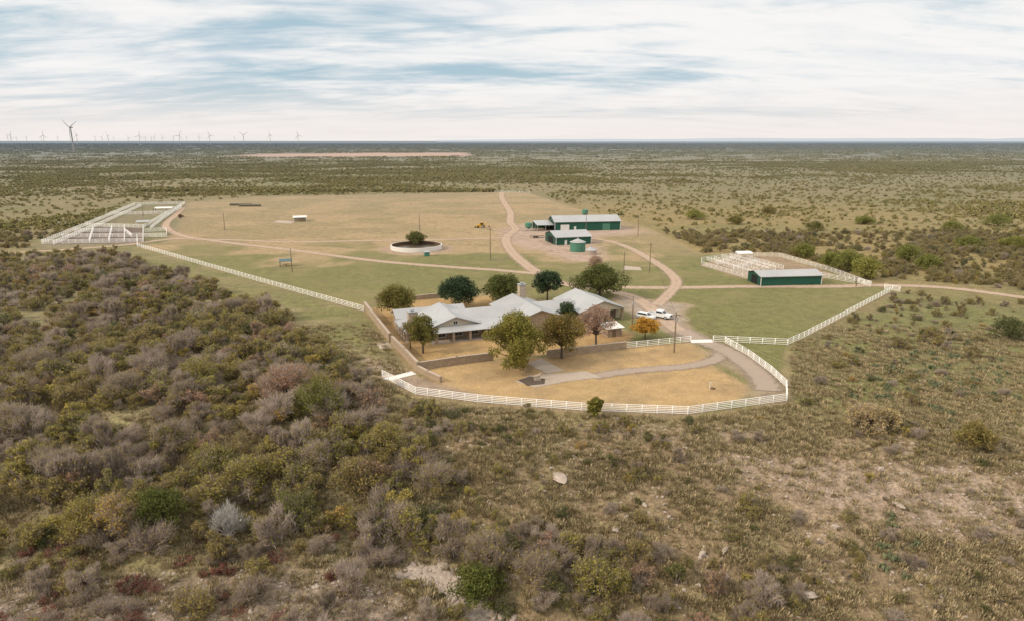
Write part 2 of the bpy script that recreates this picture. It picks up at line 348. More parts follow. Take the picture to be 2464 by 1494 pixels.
g.out(g.n('ShaderNodeBsdfDiffuse',{0:c,'Normal':bp}).outputs[0])
me.materials.append(m); gnd=ob('ground',me); reg(gnd,'dry grassland terrain with mown pasture and rocky slope','ground',kind='structure')
def slab(name,pts,z,mat,label,th=.1,kind='structure',cat='pavement'):
    w=[P(*q) for q in pts]; mb=MB(); n=len(w)
    mb.add([(x,y,z-th) for x,y in w]+[(x,y,z) for x,y in w],[tuple(range(n,2*n))]+[(i,(i+1)%n,n+(i+1)%n,n+i) for i in range(n)])
    o=ob(name,mb.mesh(name,[mat])); reg(o,label,cat,kind=kind); return o
slab('pavement',[(1268,874),(1302,862),(1358,892),(1312,898)],.07,M['conc'],'concrete walkway from the house to the lawn')
slab('pavement',[(1240,918),(1275,903),(1345,898),(1410,893),(1446,908),(1360,918),(1290,932)],.08,M['conc'],'pale concrete turning pad in the dry lawn')
slab('pavement',[(918,912),(990,893),(1002,900),(940,915)],.09,M['white'],'pale concrete strip at the small gate')
slab('pavement',[(1660,818),(1712,817),(1716,824),(1664,825)],.12,M['white'],'white cattle guard slab at the yard gate')
slab('pavement',[(655,536),(672,531),(712,534),(700,539)],.1,M['conc'],'bare concrete slab in the pasture')
slab('pavement',[(1498,650),(1503,641),(1540,644),(1545,652)],.1,M['conc'],'small tan concrete slab')
slab('pavement',[(905,826),(930,822),(945,835),(915,840)],.1,M['conc'],'stone landing outside the wall')
# ------------------------------------------------------------ distant hills
def hills(px0,px1,D,hf,label):
    mb=MB(); n=160; vs=[]
    for i in range(n+1):
        px=px0+(px1-px0)*i/n; x=(px-1232)/F*D*.97
        h=hf(i/n,px); vs+=[(x,D,-40),(x,D+200,h)]
    mb.add(vs,[(2*i,2*i+2,2*i+3,2*i+1) for i in range(n)])
    m,g=newmat('hazy_hill'); g.out(g.n('ShaderNodeBsdfDiffuse',{0:(.36,.40,.46,1)}).outputs[0])  # haze put straight into the hills' pale blue diffuse colour
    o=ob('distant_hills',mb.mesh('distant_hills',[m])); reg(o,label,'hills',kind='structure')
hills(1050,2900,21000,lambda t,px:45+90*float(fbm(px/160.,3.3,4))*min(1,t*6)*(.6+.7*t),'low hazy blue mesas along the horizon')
# ------------------------------------------------------------ fences
POSTM={}
def fence(w,h=1.45,rails=4,sp=2.6,label='white pipe rail fence',name='rail_fence',rr=.055,closed=False,cat='fence',group='white ranch fences',mt='whitefence',pr_=.09):
    postm=POSTM.setdefault((mt,pr_),MB().limb((0,0,0),(0,0,1),pr_,pr_,6).mesh('post',[M[mt]],True))
    w=[np.array(q) for q in w]
    root=empty(name,w[0]); reg(root,label,cat,group)
    o0=w[0]; pts=[]
    for a,b in zip(w[:-1],w[1:]):
        n=max(1,round(float(np.linalg.norm(b-a))/sp))
        for j in range(n): pts.append(a+(b-a)*j/n)
    pts.append(w[-1])
    for q in pts[:98]: ob('post',postm,root,(q[0]-o0[0],q[1]-o0[1],-.1),0,(1,1,h+.15))
    if len(pts)>98:
        mb=MB()
        for q in pts[98:]: mb.limb((q[0]-o0[0],q[1]-o0[1],-.1),(q[0]-o0[0],q[1]-o0[1],h+.05),pr_,pr_)
        o=part('post',mb,[M[mt]],root); o['kind']='stuff'
    for k in range(rails):
        z=h-(h-.25)*k/max(1,rails-1)-.02; mb=MB()
        for a,b in zip(w[:-1],w[1:]):
            mb.limb((a[0]-o0[0],a[1]-o0[1],z),(b[0]-o0[0],b[1]-o0[1],z),rr,rr,5)
        part('rail',mb,[M[mt]],root)
    return root
fence(PP([(330,594),(600,672),(875,749)]),1.5,4,2.6,'long white rail fence running along the pasture edge')
fence(PP([(920,907),(1000,949),(1150,968),(1400,988),(1655,997),(1893,965),(1892,932),(1855,897),(1800,856),(1745,825)]),1.5,5,2.7,'white pipe fence curving around the dry front lawn')
fence(PP([(1505,838),(1662,822)]),1.4,4,2.6,'white rail fence between stone wall and gate')
fence(PP([(1716,822),(1745,823),(1895,830),(1935,812),(2030,762),(2140,704)]),1.5,4,2.6,'white rail fence along the green pasture corner')
fence(PP([(2062,682),(2095,690)]),1.7,5,2.6,'white pipe gate panel beside the entrance road')
fence(PP([(2128,697),(2165,703)]),1.7,5,2.6,'white pipe gate panel beside the entrance road')
PL='white pipe cattle pen fence'
for q in ([(100,588),(205,545),(325,494)],[(128,590),(235,545),(340,497)],[(325,494),(445,491)],[(445,491),(400,517),(345,550)],[(437,500),(395,527),(362,553)],[(100,588),(345,584)],[(345,550),(345,585)],[(345,560),(400,556),(402,571),(348,572)],[(205,546),(345,549)],[(265,518),(400,515)],
  [(180,560),(300,558),(318,572)],[(225,553),(215,586)],[(270,549),(262,585)],[(300,549),(300,584)],[(150,573),(345,571)],[(330,575),(332,597)]):
    fence(PP(q),1.8,4,2.8,PL,'cattle_pen',.09,cat='cattle pen',group='white cattle pen fences')
for q in ([(1688,630),(1770,617),(1875,619),(2000,655),(2092,690)],[(1688,640),(1800,672)],[(1688,630),(1688,640)],[(1703,629),(1810,663)],[(1718,627),(1826,659)],[(1738,623),(1848,654)],[(1756,621),(1866,652)],[(1774,619),(1885,650)],[(1725,640),(1778,622)],[(1765,652),(1822,634)],[(1975,668),(2055,682)],[(1800,672),(1815,665)]):
    fence(PP(q),1.6,4,3.0,PL,'cattle_pen',.055,cat='cattle pen',group='white cattle pen fences',mt='whitepen',pr_=.07)
fence(PP([(1190,464),(1275,465)]),1.6,3,3,'white fence panels at the far pasture gate')
fence(PP([(140,541),(170,543)]),1.6,3,3,'short white rail panel by the pens')
# stone walls
def wallrun(pts,h,label,t=.45):
    w=[np.array(P(*q)) for q in pts]; o0=w[0]; root=empty('stone_wall',o0); reg(root,label,'wall')
    body=MB(); cap=MB()
    for a,b in zip(w[:-1],w[1:]):
        d=(b-a)/np.linalg.norm(b-a); n=np.array([-d[1],d[0]]); a2=a-o0-d*t*.3; b2=b-o0+d*t*.3
        def bx(mb,tt,z0,z1):
            q=[a2-n*tt,b2-n*tt,b2+n*tt,a2+n*tt]; mb.hexa([(x,y,z0) for x,y in q],[(x,y,z1) for x,y in q])
        bx(body,t/2,-.1,h); bx(cap,t/2+.06,h+.003,h+.12)
    part('wall_body',body,[M['stone']],root); part('coping',cap,[M['conc']],root)
wallrun([(878,744),(908,783),(938,822)],2.0,'tan limestone garden wall beside the side yard')
wallrun([(944,829),(975,860),(1005,893)],2.0,'tan limestone garden wall beside the side yard')
wallrun([(1005,893),(1030,906),(1060,920)],1.2,'low tapering limestone wall end')
wallrun([(1008,890),(1100,876),(1185,866)],1.6,'limestone wall in front of the house garden')
wallrun([(1318,860),(1400,850),(1505,838)],1.5,'limestone wall in front of the house garden')
wallrun([(905,728),(1000,722),(1060,716)],1.2,'low limestone wall behind the house garden')
# ------------------------------------------------------------ buildings
def gable(wm,rm,x0,x1,y0,y1,h,rh,axis,ov=.6,th=.16,z0=0):
    W=wm
    if axis=='y': tr=lambda a,b,c:(a,b,c); A0,A1,B0,B1=x0,x1,y0,y1
    else: tr=lambda a,b,c:(b,a,c); A0,A1,B0,B1=y0,y1,x0,x1
    am=(A0+A1)/2
    pen=[(A0,z0),(A1,z0),(A1,h),(am,rh),(A0,h)]
    vs=[tr(a,B0,z) for a,z in pen]+[tr(a,B1,z) for a,z in pen]
    W.add(vs,[(0,1,2,3,4),(9,8,7,6,5),(0,5,6,1),(1,6,7,2),(4,9,5,0)])
    s=(rh-h)/(am-A0); e=.03
    cs=[(am,rh+e),(A0-ov,h-s*ov+e),(A0-ov,h-s*ov+e+th),(am,rh+e+th),(A1+ov,h-s*ov+e+th),(A1+ov,h-s*ov+e)]
    vs=[tr(a,B0-ov,z) for a,z in cs]+[tr(a,B1+ov,z) for a,z in cs]
    rm.add(vs,[(0,1,2,3),(0,3,4,5),(6,9,8,7),(6,11,10,9)]+[(i,(i+1)%6,6+(i+1)%6,6+i) for i in range(6)])
def lean(mb,x0,x1,y0,y1,za,zb,along='y',th=.12):
    z=[za,za,zb,zb] if along=='y' else [za,zb,zb,za]
    q=[(x0,y0),(x1,y0),(x1,y1),(x0,y1)]
    mb.hexa([(a,b,c) for (a,b),c in zip(q,z)],[(a,b,c+th) for (a,b),c in zip(q,z)])
def window(root,x,y,z,w,h,face='y',name='window',gl='glass'):
    t=.06; e=empty(name,(x,y),0,z); e.parent=root
    if face=='x': e.rotation_euler=(0,0,-math.pi/2)
    part('glass' if name=='window' else 'panel',MB().box(-w/2,w/2,-t,0,0,h),[M[gl]],e)
    f=MB(); k=.1
    f.box(-w/2-k,-w/2,-t-.04,0,-k,h+k).box(w/2,w/2+k,-t-.04,0,-k,h+k).box(-w/2,w/2,-t-.04,0,h,h+k).box(-w/2,w/2,-t-.04,0,-k,0)
    if name=='window': f.box(-.03,.03,-t-.03,-t-.002,0,h)
    part('frame',f,[M['white']],e)
AN=math.radians(21)
O=P(1060,826)
house=empty('ranch_house',O,AN); reg(house,'long limestone ranch house with pale metal gabled roofs','house')
w=MB(); r=MB()
gable(w,r,-2.0,11.0,3,17,2.9,5.1,'y')
part('wall',w,[M['cream']],house); part('roof',r,[M['roofy']],house)
w=MB(); r=MB(); gable(w,r,4.5,25.5,4.6,15.4,2.95,4.9,'x'); part('wall',w,[M['stone']],house); part('roof',r,[M['roofx']],house)
w=MB(); r=MB(); gable(w,r,19.5,31.5,1.5,20,3.0,5.15,'y'); part('wall',w,[M['stone']],house); part('roof',r,[M['roofy']],house)
w=MB(); r=MB(); gable(w,r,25.6,38,7.5,16.5,2.85,4.5,'x'); part('wall',w,[M['stone']],house); part('roof',r,[M['roofx']],house)
w=MB(); r=MB(); gable(w,r,-6.5,10.5,15.5,21.5,2.8,4.1,'x'); part('wall',w,[M['stone']],house); part('roof',r,[M['roofx']],house)
part('wall',MB().box(-2.1,11.1,2.88,2.995,0,2.6),[M['stone']],house)
pr=MB(); lean(pr,-1.5,19.3,-.5,3.2,2.45,3.1); part('porch_roof',pr,[M['roofx']],house)
pr=MB(); lean(pr,-7.5,-1.7,2.2,15,2.35,3.0,'x'); part('porch_roof',pr,[M['roofy']],house)
pr=MB(); lean(pr,11.2,19.2,2.9,5.2,2.9,3.3); part('porch_roof',pr,[M['roofx']],house)
part('porch_floor',MB().box(-2,19,-.3,3,0,.15),[M['conc']],house)
pm=MB().box(-.28,.28,-.28,.28,0,2.38).mesh('porch_column',[M['stone']])
for x in (-.9,3.1,7.1,11.1,15.0): ob('porch_column',pm,house,(x,-.05,.15))
pm2=MB().box(-.12,.12,-.12,.12,0,2.3).mesh('porch_post',[M['white']])
for y in (2.8,5.8,8.8,11.8,14.6): ob('porch_post',pm2,house,(-7.1,y,0))
for x in (1.1,5.1,9.1): window(house,x,2.87,.7,1.7,1.5)
window(house,-1.2,2.87,.15,1.0,2.1,name='door',gl='wood')
for x in (13,15.5,18): window(house,x,4.58,.9,1.3,1.4)
for x in (22.5,28.5): window(house,x,1.48,1.0,1.5,1.5)
window(house,4.5,2.97,3.4,1.0,.8)
def chimney(x,y,z,wx=1.5,wy=.55):
    e=empty('chimney',(x,y)); e.parent=house
    part('stack',MB().box(-wx/2,wx/2,-wy,wy,0,z),[M['stonepale']],e)
    part('cap',MB().box(-wx/2-.12,wx/2+.12,-wy-.12,wy+.12,z+.002,z+.22).box(-.4,.4,-.35,.35,z+.224,z+.6),[M['steel']],e)
chimney(-5.2,5.2,6.6,2.0,.9); chimney(27.4,18.6,7.9,1.8,.8)
gar=empty('garage',(O[0]+37.6*math.cos(AN)-4*math.sin(AN),O[1]+37.6*math.sin(AN)+4*math.cos(AN)),AN); reg(gar,'cream gabled garage with pale metal roof and stone columns','garage')
w=MB(); r=MB(); gable(w,r,0,12.5,2.5,15.5,3.0,5.2,'y'); part('wall',w,[M['cream']],gar); part('roof',r,[M['roofy']],gar)
part('wall',MB().hexa([(0,0,2.85),(12.5,0,2.85),(12.5,2.48,2.85),(0,2.48,2.85)],[(0,0,3.0),(12.5,0,3.0),(12.5,2.48,3.0),(0,2.48,3.0)]).add([(0,.0,3.002),(12.5,0,3.002),(6.25,0,5.15),(0,.1,3.002),(12.5,.1,3.002),(6.25,.1,5.15)],[(0,1,2),(5,4,3),(0,3,4,1)]),[M['cream']],gar)
r=MB()
cs=[(6.25,5.23),(-.6,2.8),(-.6,2.96),(6.25,5.39),(13.1,2.96),(13.1,2.8)]
r.add([(a,-.6,z) for a,z in cs]+[(a,1.88,z) for a,z in cs],[(0,1,2,3),(0,3,4,5),(6,9,8,7),(6,11,10,9)]+[(i,(i+1)%6,6+(i+1)%6,6+i) for i in range(6)]); part('roof',r,[M['roofy']],gar)
for x in (.4,4.3,8.2,12.1): ob('column',pm,gar,(x,.4,0),0,(1,1,1.19))
for x in (3.3,9.2): part('garage_door',MB().box(-2.2,2.2,-.06,0,0,2.5),[M['wood']],gar,(x,2.49,0))
shed=empty('utility_shed',P(1462,812),AN); reg(shed,'small limestone utility shed with flat white roof','shed')
part('wall',MB().box(0,3.6,0,3.4,0,2.1),[M['stone']],shed); rf=MB(); lean(rf,-.5,4.3,-.5,3.9,2.12,2.6); part('roof',rf,[M['white']],shed)
part('door',MB().box(1.2,2.2,-.05,0,0,1.9),[M['wood']],shed)
for k,q in enumerate([(1478,806),(1490,803)]):
    ac=empty('air_conditioner',P(*q),AN); reg(ac,'grey air conditioning unit on the ground beside shed','air conditioner','air conditioning units')
    part('casing',MB().box(-.5,.5,-.5,.5,0,1.0),[M['steel']],ac); part('fan_grille',MB().limb((0,0,1.002),(0,0,1.06),.38,.38,12),[M['rubber']],ac)
def barn(xy,rz,L,D,h,rh,label,doors=(),name='metal_barn',open_end=True):
    b=empty(name,xy,rz); reg(b,label,'barn')
    w=MB(); r=MB(); gable(w,r,0,L,0,D,h,rh,'x',.5,.12); part('wall',w,[M['green']],b); part('roof',r,[M['roofx']],b)
    t=MB().box(-.05,L+.05,-.09,-.003,h-.25,h-.12).box(-.1,.12,-.1,-.003,0,h-.26).box(L-.12,L+.1,-.1,-.003,0,h-.26); part('trim',t,[M['white']],b)
    for x,wd,hh,mt in doors: part('door',MB().box(x,x+wd,-.07,0,0,hh),[M[mt]],b)
    if open_end: part('opening_shade',MB().box(-.06,-.003,D*.28,D*.72,0,h*.9),[M['dark']],b)  # black panel on the closed end wall, painting the interior's shade
    return b
b1=barn(P(1335,557),math.radians(9),34.5,15,4.6,7.0,'large green metal barn with pale roof',((3,4.5,3.2,'white'),(10,1.1,2.2,'white'),(25,4,3.4,'greent')))
w=MB(); lean(w,-9,-.1,1,14,2.9,3.9,'y'); part('lean_to_roof',w,[M['roofx']],b1)
for x,y in((-8.7,1.3),(-4.5,1.3),(-8.7,13.6),(-8.7,7.5)): part('lean_to_post',MB().box(-.12,.12,-.12,.12,0,2.95),[M['steel']],b1,(x,y,0))
part('lean_to_wall',MB().box(-8.9,-.12,13.2,13.35,0,3.7),[M['green']],b1)
b2=barn(P(1338,591),AN*.75,16.5,15,3.4,5.4,'smaller green metal barn with dark open end',((4,1.1,2.1,'white'),))
b3=barn(P(1830,689),math.radians(7),20.5,9,3.0,4.1,'long low green metal livestock shed with pale roof',())
def silo(xy,r_,h,rh,mat,label):
    s=empty('grain_silo',xy); reg(s,label,'silo')
    b=MB(); n=28
    for k in range(5): b.limb((0,0,h*k/5),(0,0,h*(k+1)/5-.06),r_,r_,n,cap=False); b.limb((0,0,h*(k+1)/5-.06),(0,0,h*(k+1)/5),r_*1.015,r_*1.015,n,cap=False)
    part('tank_wall',b,[mat],s); part('cone_roof',MB().limb((0,0,h),(0,0,h+rh),r_*1.06,.25,n),[M['roofx']],s); part('vent',MB().limb((0,0,h+rh),(0,0,h+rh+.4),.3,.3,8),[M['steel']],s)
silo(P(1390,605),3.2,3.9,1.3,M['greent'],'green cylindrical grain silo with white conical roof')
silo(P(1422,612),2.3,1.7,1.2,M['conc'],'small tan storage tank with pale conical roof')
def legtank(xy,hleg,ht,wd,label):
    s=empty('feed_bin',xy); reg(s,label,'feed bin')
    L=MB()
    for a in(-1,1):
        for c in(-1,1): L.limb((a*wd/2,c*wd/2,0),(a*wd/2,c*wd/2,hleg),.09,.09,5)
    L.limb((-wd/2,-wd/2,0),(wd/2,-wd/2,hleg),.05,.05,4); L.limb((wd/2,-wd/2,0),(-wd/2,-wd/2,hleg),.05,.05,4)
    part('leg_frame',L,[M['steel']],s); part('bin',MB().limb((0,0,hleg-1),(0,0,hleg),.3,wd*.6,10).limb((0,0,hleg+.002),(0,0,hleg+ht),wd*.6,wd*.6,10).limb((0,0,hleg+ht+.002),(0,0,hleg+ht+.5),wd*.63,.2,10),[M['greent']],s)
legtank(P(1272,556),2.0,1.9,3.2,'green metal feed bin on steel legs')
q=P(1407,541); legtank(q,6.0,2.0,2.8,'green elevated tank on a steel tower behind barn')
c0=P(1002,599); rt=empty('round_water_tank',c0); reg(rt,'round white walled stock tank on a dirt mound','water tank')
n=56; mb=MB(); ri,ro,h=10.5,10.9,1.8
vs=[];fs=[]
for i in range(n):
    a=2*math.pi*i/n; c,s=math.cos(a),math.sin(a); vs+=[(ro*c,ro*s,-.1),(ro*c,ro*s,h),(ri*c,ri*s,h),(ri*c,ri*s,0)]
for i in range(n):
    j=(i+1)%n; fs+=[(4*i,4*j,4*j+1,4*i+1),(4*i+1,4*j+1,4*j+2,4*i+2),(4*i+2,4*j+2,4*j+3,4*i+3)]
mb.add(vs,fs); mb.mi=[0,0,1]*n; part('tank_wall',mb,[M['white'],M['rust']],rt,smooth=False)
part('water',MB().limb((0,0,.25),(0,0,.35),10.45,10.45,48),[plain('murky_water',(.10,.08,.055),.3)],rt)
ph=empty('pump_house',P(1027,617),AN); reg(ph,'small green pump house beside the round tank','pump house')
part('wall',MB().box(-1,1,-.8,.8,0,1.6),[M['greent']],ph); rf=MB(); lean(rf,-1.2,1.2,-1,1,1.62,1.9); part('roof',rf,[M['steel']],ph)
def shelter(px,py,W,D,h,mr,mp,label,name='open_shelter',rz=AN):
    s=empty(name,P(px,py),rz); reg(s,label,'shelter'); rf=MB(); lean(rf,-W/2-.3,W/2+.3,-D/2-.3,D/2+.3,h,h+.5); part('roof',rf,[mr],s)
    for a in(-1,1):
        for c in(-1,1): part('post',MB().box(-.1,.1,-.1,.1,0,h+.05+(.42 if c>0 else 0)),[mp],s,(a*W/2,c*D/2,0))
    return s
s=shelter(722,533,7,5,2.3,M['white'],M['white'],'white open sided pasture shelter',rz=.3); part('back_wall',MB().box(-3.4,3.4,2.25,2.35,0,2.5),[M['cream']],s)
s=shelter(688,641,4.0,2.4,1.9,M['teal'],M['wood'],'teal roofed picnic shelter in the pasture'); part('table',MB().box(-1.2,1.2,-.4,.4,.7,.78).box(-.1,.1,-.1,.1,0,.7),[M['rust']],s)
s=shelter(1790,624,5.5,2.4,2.3,M['whitepen'],M['white'],'white canopy over the working pens',rz=.1)
s=shelter(395,511,10,5,2.6,M['white'],M['white'],'white roofed cattle shelter inside the pen',rz=.2)
s=shelter(345,545,6,4,2.4,M['roofx'],M['white'],'pale roofed working chute shelter at the pens',rz=.3)
def pole(px,py,h,arm=True):
    o=empty('utility_pole',P(px,py),R.uniform(-.3,.3)); reg(o,'weathered wooden utility pole'+(' with crossarm' if arm else ''),'utility pole','utility poles')
    part('shaft',MB().limb((0,0,0),(0,0,h),.17,.11,8),[M['wood']],o)
    if arm: part('crossarm',MB().box(-.9,.9,-.2,-.1,h-.7,h-.55),[M['wood']],o)
    else: part('yard_light',MB().limb((0,-.1,h-.4),(0,-.9,h-.2),.04,.04,5).limb((0,-.9,h-.35),(0,-.9,h-.15),.22,.15,8),[M['steel']],o)
    if py>700: part('transformer',MB().limb((0,-.35,h-1.9),(0,-.35,h-1.1),.22,.22,8),[M['steel']],o)
for q in((541,555,9.3,0),(1010,556,9.3,0),(1180,627,12.5,1),(1410,560,10,1),(1535,570,11,0),(1563,657,10.6,1),(1501,655,7.6,0),(703,655,8.2,0),(1622,847,9,1),(1521,790,8,0)): pole(*q)
for px,py,h in((345,520,6),(2060,690,3)): pole(px,py,h,0)
def wire(a,b,sag,label='thin overhead power line between poles'):
    mb=MB(); n=14; pr=None
    for i in range(n+1):
        t=i/n; q=(a[0]+(b[0]-a[0])*t,a[1]+(b[1]-a[1])*t,a[2]+(b[2]-a[2])*t-sag*4*t*(1-t))
        if pr: mb.limb(pr,q,.022,.022,4)
        pr=q
    o=ob('power_line',mb.mesh('power_line',[M['rubber']])); reg(o,label,'power line','overhead power lines')
pa=P(1622,847)
for dx in(-.7,.7): wire((pa[0]+dx,pa[1],8.3),(100+dx*2,62,1.5),3)
pb=P(1563,657); wire((pa[0],pa[1],8.5),(pb[0],pb[1],10),1.2); pc=P(1180,627); wire((pb[0],pb[1],10),(pc[0],pc[1],11.8),1.5)
# ------------------------------------------------------------ vehicles
def wheels(root,xs,yw,r_,name='wheel'):
    for x in xs:
        for s in(-1,1):
            e=empty(name,(x,s*yw)); e.location[2]=r_; e.parent=root
            part('tyre',MB().limb((0,-.13,0),(0,.13,0),r_,r_,16),[M['rubber']],e); part('rim',MB().limb((0,s*.13,0),(0,s*.15,0),r_*.6,r_*.55,10),[M['steel']],e)
def pickup(xy,rz):
    c=empty('pickup_truck',xy,rz,0,1.08); reg(c,'white crew cab pickup truck parked on gravel','pickup truck')
    b=MB(); b.prof([(-2.9,.5),(2.8,.5),(2.9,.75),(2.85,1.1),(1.5,1.22),(-.9,1.22),(-.9,.8),(-2.9,.8)],-.95,.95)
    b.box(-2.9,-.9,-.95,-.82,.802,1.22).box(-2.9,-.9,.82,.95,.802,1.22).box(-2.9,-2.78,-.82,.82,.802,1.22)
    b.prof([(-.88,1.222),(1.35,1.222),(.75,1.85),(-.75,1.88)],-.82,.82); part('body',b,[M['carwhite']],c)
    gl=MB(); gl.prof([(-.7,1.28),(1.08,1.28),(.66,1.76),(-.66,1.78)],-.835,.835); part('side_window',gl,[M['glass']],c)
    part('windscreen',MB().hexa([(1.30,-.72,1.28),(1.33,.72,1.28),(1.32,.72,1.30),(1.32,-.72,1.30)],[(.82,-.66,1.80),(.82,.66,1.80),(.84,.66,1.81),(.84,-.66,1.81)]),[M['glass']],c)
    part('bed_floor',MB().box(-2.77,-.91,-.81,.81,.803,.82),[M['rubber']],c)
    wheels(c,(-1.9,1.85),.86,.4)
    for s in(-.7,.7): part('headlight',MB().box(2.86,2.93,s-.18,s+.18,.82,1.02),[M['lamp']],c); part('tail_light',MB().box(-2.94,-2.89,s*1.2-.08,s*1.2+.08,.85,1.15),[M['red']],c)
    part('bumper',MB().box(2.86,3.05,-.9,.9,.45,.68),[M['steel']],c); part('grille',MB().box(2.88,2.94,-.48,.48,.75,1.05),[M['rubber']],c)
def suv(xy,rz):
    c=empty('sport_utility_vehicle',xy,rz); reg(c,'white sport utility vehicle parked on gravel','car')
    b=MB(); b.prof([(-2.4,.42),(2.35,.42),(2.42,.7),(2.3,1.02),(1.2,1.12),(-2.4,1.12)],-.93,.93); b.prof([(-2.35,1.122),(1.15,1.122),(.45,1.72),(-2.1,1.74)],-.8,.8); part('body',b,[M['carwhite']],c)
    part('side_window',MB().prof([(-2.15,1.18),(.9,1.18),(.35,1.64),(-2.0,1.64)],-.815,.815),[M['glass']],c)
    part('windscreen',MB().hexa([(1.1,-.7,1.17),(1.13,.7,1.17),(1.12,.7,1.19),(1.12,-.7,1.19)],[(.5,-.64,1.68),(.5,.64,1.68),(.52,.64,1.69),(.52,-.64,1.69)]),[M['glass']],c)
    wheels(c,(-1.45,1.5),.84,.37)
    for s in(-.65,.65): part('headlight',MB().box(2.36,2.43,s-.18,s+.18,.72,.9),[M['lamp']],c); part('tail_light',MB().box(-2.44,-2.39,s*1.2-.08,s*1.2+.08,.8,1.1),[M['red']],c)
pickup(P(1588,764),math.radians(-38)); suv(P(1554,767),math.radians(-40))
t=empty('backhoe_loader',P(1158,549),math.radians(170)); reg(t,'yellow backhoe loader parked on the pasture','tractor')
b=MB(); b.box(-1.8,2.2,-.45,.45,.7,1.15); b.prof([(.5,1.152),(2.2,1.152),(2.2,1.7),(.5,1.9)],-.42,.42); part('chassis',b,[M['yellow']],t)
part('cab',MB().box(-1.2,.45,-.75,.75,1.152,1.6).box(-1.3,.6,-.85,.85,2.75,2.9).box(-1.2,-1.1,-.75,-.65,1.6,2.75).box(-1.2,-1.1,.65,.75,1.6,2.75).box(.35,.45,-.75,-.65,1.6,2.75).box(.35,.45,.65,.75,1.6,2.75),[M['yellow']],t)
part('cab_window',MB().box(-1.08,.33,-.7,.7,1.602,2.74),[M['glass']],t)
b=MB()
for s in(-.6,.6): b.limb((.6,s,1.4),(3.1,s,.5),.11,.11,6)
part('loader_arm',b,[M['yellow']],t); part('front_bucket',MB().prof([(3.0,.1),(3.8,.05),(3.75,.15),(3.15,.25),(3.1,.9),(3.0,.9)],-1.1,1.1),[M['rust']],t)
part('backhoe_boom',MB().limb((-1.8,0,.9),(-3.3,0,3.0),.18,.14,6).limb((-3.3,0,3.0),(-4.3,0,1.2),.14,.1,6),[M['yellow']],t); part('digging_bucket',MB().prof([(-4.6,.5),(-4.0,.5),(-4.0,1.2),(-4.5,1.3)],-.35,.35),[M['rust']],t)
wheels(t,(-1.1,),.85,.75)
for s in(-1,1): part('front_wheel',MB().limb((1.7,s*.62,.5),(1.7,s*.9,.5),.5,.5,14),[M['rubber']],t)
t=empty('hay_baler',P(434,526),.5); reg(t,'dark round hay baler standing by the pens','farm implement')
part('drum',MB().limb((0,-.9,1.4),(0,.9,1.4),1.15,1.15,14).box(.9,1.9,-.7,.7,.8,1.6),[M['rust']],t); part('tow_bar',MB().box(1.9,3.4,-.1,.1,.6,.75),[M['rust']],t); wheels(t,(0,),1.0,.5)
t=empty('flatbed_trailer',P(1292,573),.2); reg(t,'dark flatbed trailer parked beside the barn','trailer'); part('deck',MB().box(-3.5,3.5,-1.1,1.1,.8,.95).box(3.5,5,-.08,.08,.7,.82),[M['rust']],t); wheels(t,(-1.,.2),1.0,.4)
bm=MB().limb((-.75,0,.85),(.75,0,.85),.85,.85,16).mesh('hay_bale',[M['hay']],False)
for row in(0,1):
    for i in range(10):
        a=P(556+i*5.2+row*22,495+row*2.2)
        o=ob('hay_bale',bm,None,(a[0],a[1],0),.05); reg(o,'weathered round hay bale lined up in the pasture','hay bale','round hay bales')
q=P(1708,934); s=empty('yard_hydrant',q); reg(s,'white capped standpipe in the dry lawn','standpipe'); part('pipe',MB().limb((0,0,0),(0,0,1.3),.09,.07,8).limb((0,0,1.1),(.4,0,1.3),.05,.05,6),[M['white']],s); part('base',MB().limb((.5,-.2,-.05),(.5,-.2,.25),.5,.35,10),[M['rust']],s)
q=P(1293,915); s=empty('garden_statue',q,.3); reg(s,'pale stone animal statue in a dark planting bed','statue'); part('pedestal',MB().box(-.6,.6,-.4,.4,0,.5),[M['conc']],s); part('figure',MB().limb((-.5,0,.9),(.5,0,1.1),.22,.26,8).limb((.5,0,1.1),(.75,0,1.5),.16,.2,8).limb((-.4,.1,.5),(-.4,.1,.9),.08,.12,6).limb((.4,.1,.5),(.4,.1,1.),.08,.12,6),[M['conc']],s)
slab('planting_bed',[(1246,915),(1275,906),(1312,912),(1310,924),(1270,928)],.12,plain('dark_bed_brown',(.09,.065,.05),1),'dark planting bed in concrete pad',cat='flower bed')  # thin slab in one even dark brown
# ------------------------------------------------------------ wind turbines
def tmesh(mt,k=1.0):
    tw=MB().limb((0,0,0),(0,0,85),2.4*k,1.3*k,12,cap=False).mesh('tower',[mt],True)
    na=MB().box(-2,2,-3,7,83.5,87.5).limb((0,-3,85.5),(0,-5.5,85.5),1.9,.8,10).mesh('nacelle',[mt])
    b=MB(); b.hexa([(-1,-.4,1),(1,-.4,1),(1,.4,1),(-1,.4,1)],[(-1.9,-.3,12),(1.6,-.3,12),(1.6,.3,12),(-1.9,.3,12)]); b.hexa([(-1.9,-.3,12),(1.6,-.3,12),(1.6,.3,12),(-1.9,.3,12)],[(-.5,-.1,50),(.3,-.1,50),(.3,.1,50),(-.5,.1,50)]); return tw,na,b.mesh('blade',[mt])
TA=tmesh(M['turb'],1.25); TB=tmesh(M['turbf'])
def turbine(px,D,yaw,ph,sc=1.0,T=TB):
    x=(px-1232)/F*(D*.97+11); o=empty('wind_turbine',(x,D),yaw,0,sc); reg(o,'three bladed grey wind turbine rising from the brush','wind turbine','wind farm turbines')
    ob('tower',T[0],o); ob('nacelle',T[1],o)
    for k in range(3): ob('blade',T[2],o,(0,-4.4,85.5),rot=(0,ph+k*2*math.pi/3,0))
turbine(178,2650,-.45,-.95,1.06,TA)
